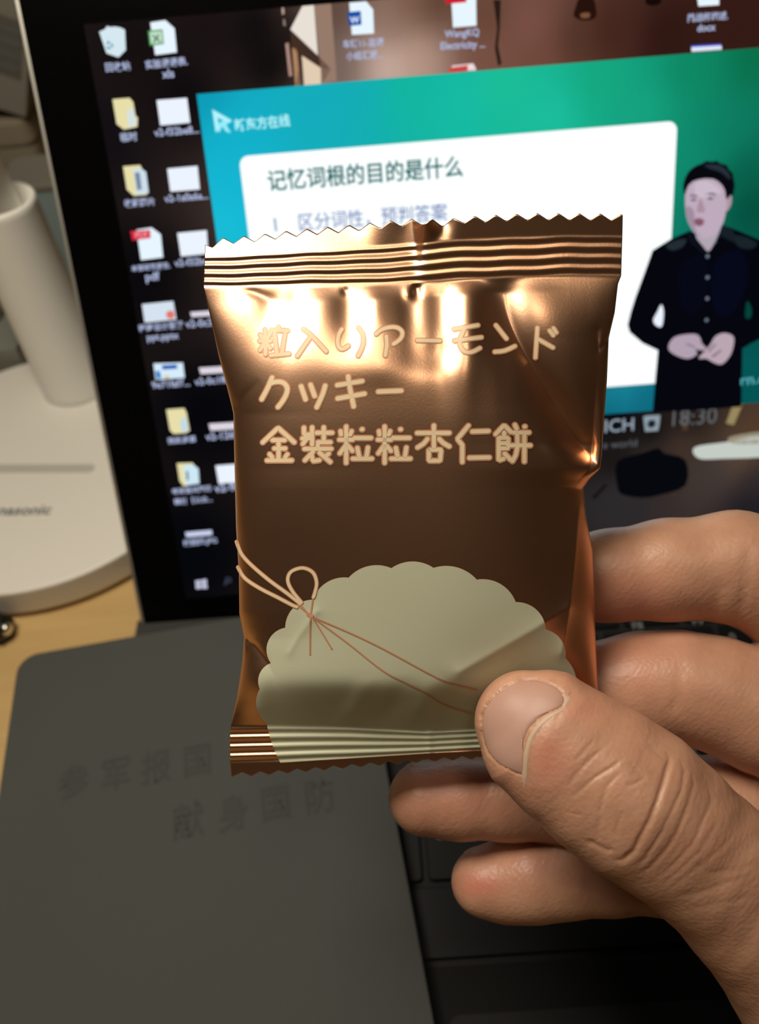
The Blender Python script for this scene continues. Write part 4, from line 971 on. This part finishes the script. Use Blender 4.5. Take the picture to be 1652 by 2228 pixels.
def skin_material():
    m = bpy.data.materials.new('skin'); m.use_nodes = True; nt = m.node_tree; b = nt.nodes['Principled BSDF']; N = nt.nodes.new; K = nt.links.new
    tc = N('ShaderNodeTexCoord')
    n1 = N('ShaderNodeTexNoise'); n1.inputs['Scale'].default_value = 130; n1.inputs['Detail'].default_value = 4; K(tc.outputs['Object'], n1.inputs['Vector'])
    r1 = N('ShaderNodeValToRGB'); r1.color_ramp.elements[0].color = (.47, .245, .16, 1); r1.color_ramp.elements[0].position = .3; r1.color_ramp.elements[1].color = (.58, .325, .215, 1); r1.color_ramp.elements[1].position = .72
    K(n1.outputs['Fac'], r1.inputs[0])
    at_ = N('ShaderNodeAttribute'); at_.attribute_name = 'tint'
    mx = N('ShaderNodeMix'); mx.data_type = 'RGBA'; K(at_.outputs['Fac'], mx.inputs[0]); K(r1.outputs[0], mx.inputs[6]); mx.inputs[7].default_value = (.56, .20, .145, 1)
    K(mx.outputs[2], b.inputs['Base Color'])
    b.inputs['Roughness'].default_value = .42; b.inputs['Specular IOR Level'].default_value = .45
    b.inputs['Subsurface Weight'].default_value = .38; b.inputs['Subsurface Radius'].default_value = (1.0, .28, .13); b.inputs['Subsurface Scale'].default_value = .0036
    vo = N('ShaderNodeTexVoronoi'); vo.inputs['Scale'].default_value = 1500; K(tc.outputs['Object'], vo.inputs['Vector'])
    n2 = N('ShaderNodeTexNoise'); n2.inputs['Scale'].default_value = 900; n2.inputs['Detail'].default_value = 4; K(tc.outputs['Object'], n2.inputs['Vector'])
    mp = N('ShaderNodeMapping'); mp.vector_type = 'TEXTURE'
    ta, tb = c2w(TM[2][0]), c2w(TM[6][0]); ax_ = Vector(ta - tb).normalized(); mp.inputs['Rotation'].default_value = ax_.to_track_quat('X', 'Z').to_euler(); mp.inputs['Scale'].default_value = (.16, 1.0, 1.0)
    K(tc.outputs['Object'], mp.inputs['Vector'])
    n3 = N('ShaderNodeTexNoise'); n3.inputs['Scale'].default_value = 230; n3.inputs['Detail'].default_value = 3; K(mp.outputs[0], n3.inputs['Vector'])
    a0 = N('ShaderNodeMath'); a0.operation = 'MULTIPLY_ADD'; K(n3.outputs['Fac'], a0.inputs[0]); a0.inputs[1].default_value = 1.6; K(n2.outputs['Fac'], a0.inputs[2])
    ad = N('ShaderNodeMath'); ad.operation = 'ADD'; K(vo.outputs['Distance'], ad.inputs[0]); K(a0.outputs[0], ad.inputs[1])
    bp = N('ShaderNodeBump'); bp.inputs['Strength'].default_value = .26; bp.inputs['Distance'].default_value = .00016; K(ad.outputs[0], bp.inputs['Height']); K(bp.outputs[0], b.inputs['Normal'])
    return m
M_SKIN = skin_material()
hand = empty('hand', (0, 0, 0), 'bare right hand pinching the snack pack between thumb and fingers', 'hand')
link('hand_skin', me, hand, M_SKIN, True)
# thumb nail
M_NAIL = mat('thumb_nail', (.46, .265, .215), .45, spec=.35, bump=(500, .08, .0002), noise=(160, (.52, .32, .25), 3))
def nail(name, poly, lift, m, thick=.35):
    P = np.array(poly, float); c = P.mean(0); n = 48; rr = 14
    sl = np.r_[0, np.cumsum(np.hypot(*np.diff(np.vstack([P, P[:1]]), axis=0).T))]; tt = np.linspace(0, sl[-1], n, endpoint=False); Q = np.vstack([P, P[:1]])
    Bd = np.stack([np.interp(tt, sl, Q[:, 0]), np.interp(tt, sl, Q[:, 1])], 1)
    pts = [c] + [c + (b_ - c) * (k / rr) for k in range(1, rr + 1) for b_ in Bd]
    pts = np.array(pts); edge = np.array([0] + [k / rr for k in range(1, rr + 1) for _ in range(n)])
    d_ = np.stack([(pts[:, 0] - CX) / F, (pts[:, 1] - CY) / F, np.ones(len(pts))], -1); ln = np.linalg.norm(d_, axis=1); t = np.full(len(pts), 100.0)
    for _ in range(60): t = t + thumb_sdf(d_ * t[:, None]) / ln * .9
    H = d_ * t[:, None]; e = .2; d0 = thumb_sdf(H); g = np.stack([thumb_sdf(H + np.eye(3)[k] * e) - d0 for k in range(3)], -1); g /= np.linalg.norm(g, axis=1)[:, None]
    H = H + g * (lift - .25 * edge ** 6)[:, None]
    Hb = H - g * thick
    V = np.concatenate([H, Hb]); o = len(H); Fc = []
    tris = [(0, 1 + (k + 1) % n, 1 + k) for k in range(n)]
    quads = [(1 + (k - 1) * n + i, 1 + (k - 1) * n + (i + 1) % n, 1 + k * n + (i + 1) % n, 1 + k * n + i) for k in range(1, rr) for i in range(n)]
    rim_ = [(1 + (rr - 1) * n + i, 1 + (rr - 1) * n + (i + 1) % n, o + 1 + (rr - 1) * n + (i + 1) % n, o + 1 + (rr - 1) * n + i) for i in range(n)]
    Fc = tris + quads + rim_ + [tuple(o + i for i in f[::-1]) for f in tris + quads]
    ob = mesh(name, c2w(V), Fc, hand, m, True)
    bm2 = bmesh.new(); bm2.from_mesh(ob.data); bmesh.ops.recalc_face_normals(bm2, faces=bm2.faces[:]); bm2.to_mesh(ob.data); bm2.free()
    return ob
nl = nail('thumb_nail', smoothpoly(NAIL, 3), -.10, M_NAIL); nl['label'] = 'short pinkish thumb nail with a ragged cuticle'
M_CUT = mat('cuticle', (.56, .40, .285), .5, bump=(900, .3, .0002))
CUT = [(1231, 1508), (1240, 1526), (1222, 1545), (1192, 1562), (1168, 1584), (1155, 1612), (1149, 1650), (1150, 1706), (1138, 1690), (1132, 1660), (1136, 1622), (1147, 1588), (1169, 1564), (1196, 1547), (1222, 1536)]
cu = []
for (p, q) in zip(CUT, CUT): cu.append(p)
# the cuticle is a narrow strip lying between nail and fold
def strip(name, pts, wpx, lift, m):
    P = np.array(pts, float); T = np.gradient(P, axis=0); T /= np.linalg.norm(T, axis=1)[:, None]; Nn = np.stack([-T[:, 1], T[:, 0]], 1)
    V = []
    for k in (-1, -.4, .4, 1): V.append(P + Nn * (wpx * k * np.r_[.3, np.ones(len(P) - 2), .3])[:, None])
    V = np.concatenate(V); d_ = np.stack([(V[:, 0] - CX) / F, (V[:, 1] - CY) / F, np.ones(len(V))], -1); ln = np.linalg.norm(d_, axis=1); t = np.full(len(V), 100.0)
    for _ in range(60): t = t + thumb_sdf(d_ * t[:, None]) / ln * .9
    n = len(P); e = np.repeat([-.32, 0, 0.02, -.2], n)
    H = d_ * (t - lift - e)[:, None]
    Fc = np.array([(k * n + i, k * n + i + 1, (k + 1) * n + i + 1, (k + 1) * n + i) for k in range(3) for i in range(n - 1)])
    o = np_mesh(name, c2w(H), Fc, hand, m)
    return o
cuo = strip('cuticle', smoothpoly([(1238, 1512), (1230, 1542), (1200, 1560), (1175, 1581), (1157, 1607), (1148, 1640), (1146, 1674), (1148, 1706)], 3)[:-3], 8.5, .13, M_CUT)
cuo['label'] = 'pale ragged cuticle along the nail root'

# nails on the far side of ring finger and little finger
for key_ in ('ring', 'pinky'):
    (p0, r0), (p1, r1) = FING[key_][0], FING[key_][1]
    d_ = (p1 - p0) / np.linalg.norm(p1 - p0); n0 = np.array([0, -.90, .44]); n0 -= d_ * (n0 @ d_); n0 /= np.linalg.norm(n0); e_ = np.cross(d_, n0)
    V, Fc = [], []; NS, NA = 12, 14
    for lay in (0.18, -.25):
        for i in range(NS + 1):
            q = -3.4 + 8.4 * i / NS
            for j in range(NA + 1):
                t_ = (j / NA * 2 - 1); a_ = math.radians(50) * t_
                wq = math.sqrt(max(0, 1 - (2 * i / NS - 1) ** 4)) * .92 + .08
                rr = (math.sqrt(max(r0 ** 2 - q * q, .1)) if q < 0 else r0 + (r1 - r0) * min(q / 6.7, 1))
                V.append(p0 + d_ * q + (n0 * math.cos(a_ * wq) + e_ * math.sin(a_ * wq)) * (rr + lay - .3 * abs(t_) ** 4))
    m_ = (NS + 1) * (NA + 1)
    for i in range(NS):
        for j in range(NA):
            a_ = i * (NA + 1) + j; Fc.append((a_, a_ + 1, a_ + NA + 2, a_ + NA + 1)); Fc.append((m_ + a_ + NA + 1, m_ + a_ + NA + 2, m_ + a_ + 1, m_ + a_))
    rimv = [j for j in range(NA + 1)] + [i * (NA + 1) + NA for i in range(1, NS + 1)] + [NS * (NA + 1) + j for j in range(NA - 1, -1, -1)] + [i * (NA + 1) for i in range(NS - 1, 0, -1)]
    for k in range(len(rimv)): a_, b_ = rimv[k], rimv[(k + 1) % len(rimv)]; Fc.append((a_, b_, m_ + b_, m_ + a_))
    mesh('finger_nail', c2w(np.array(V)), Fc, hand, M_NAIL, True)
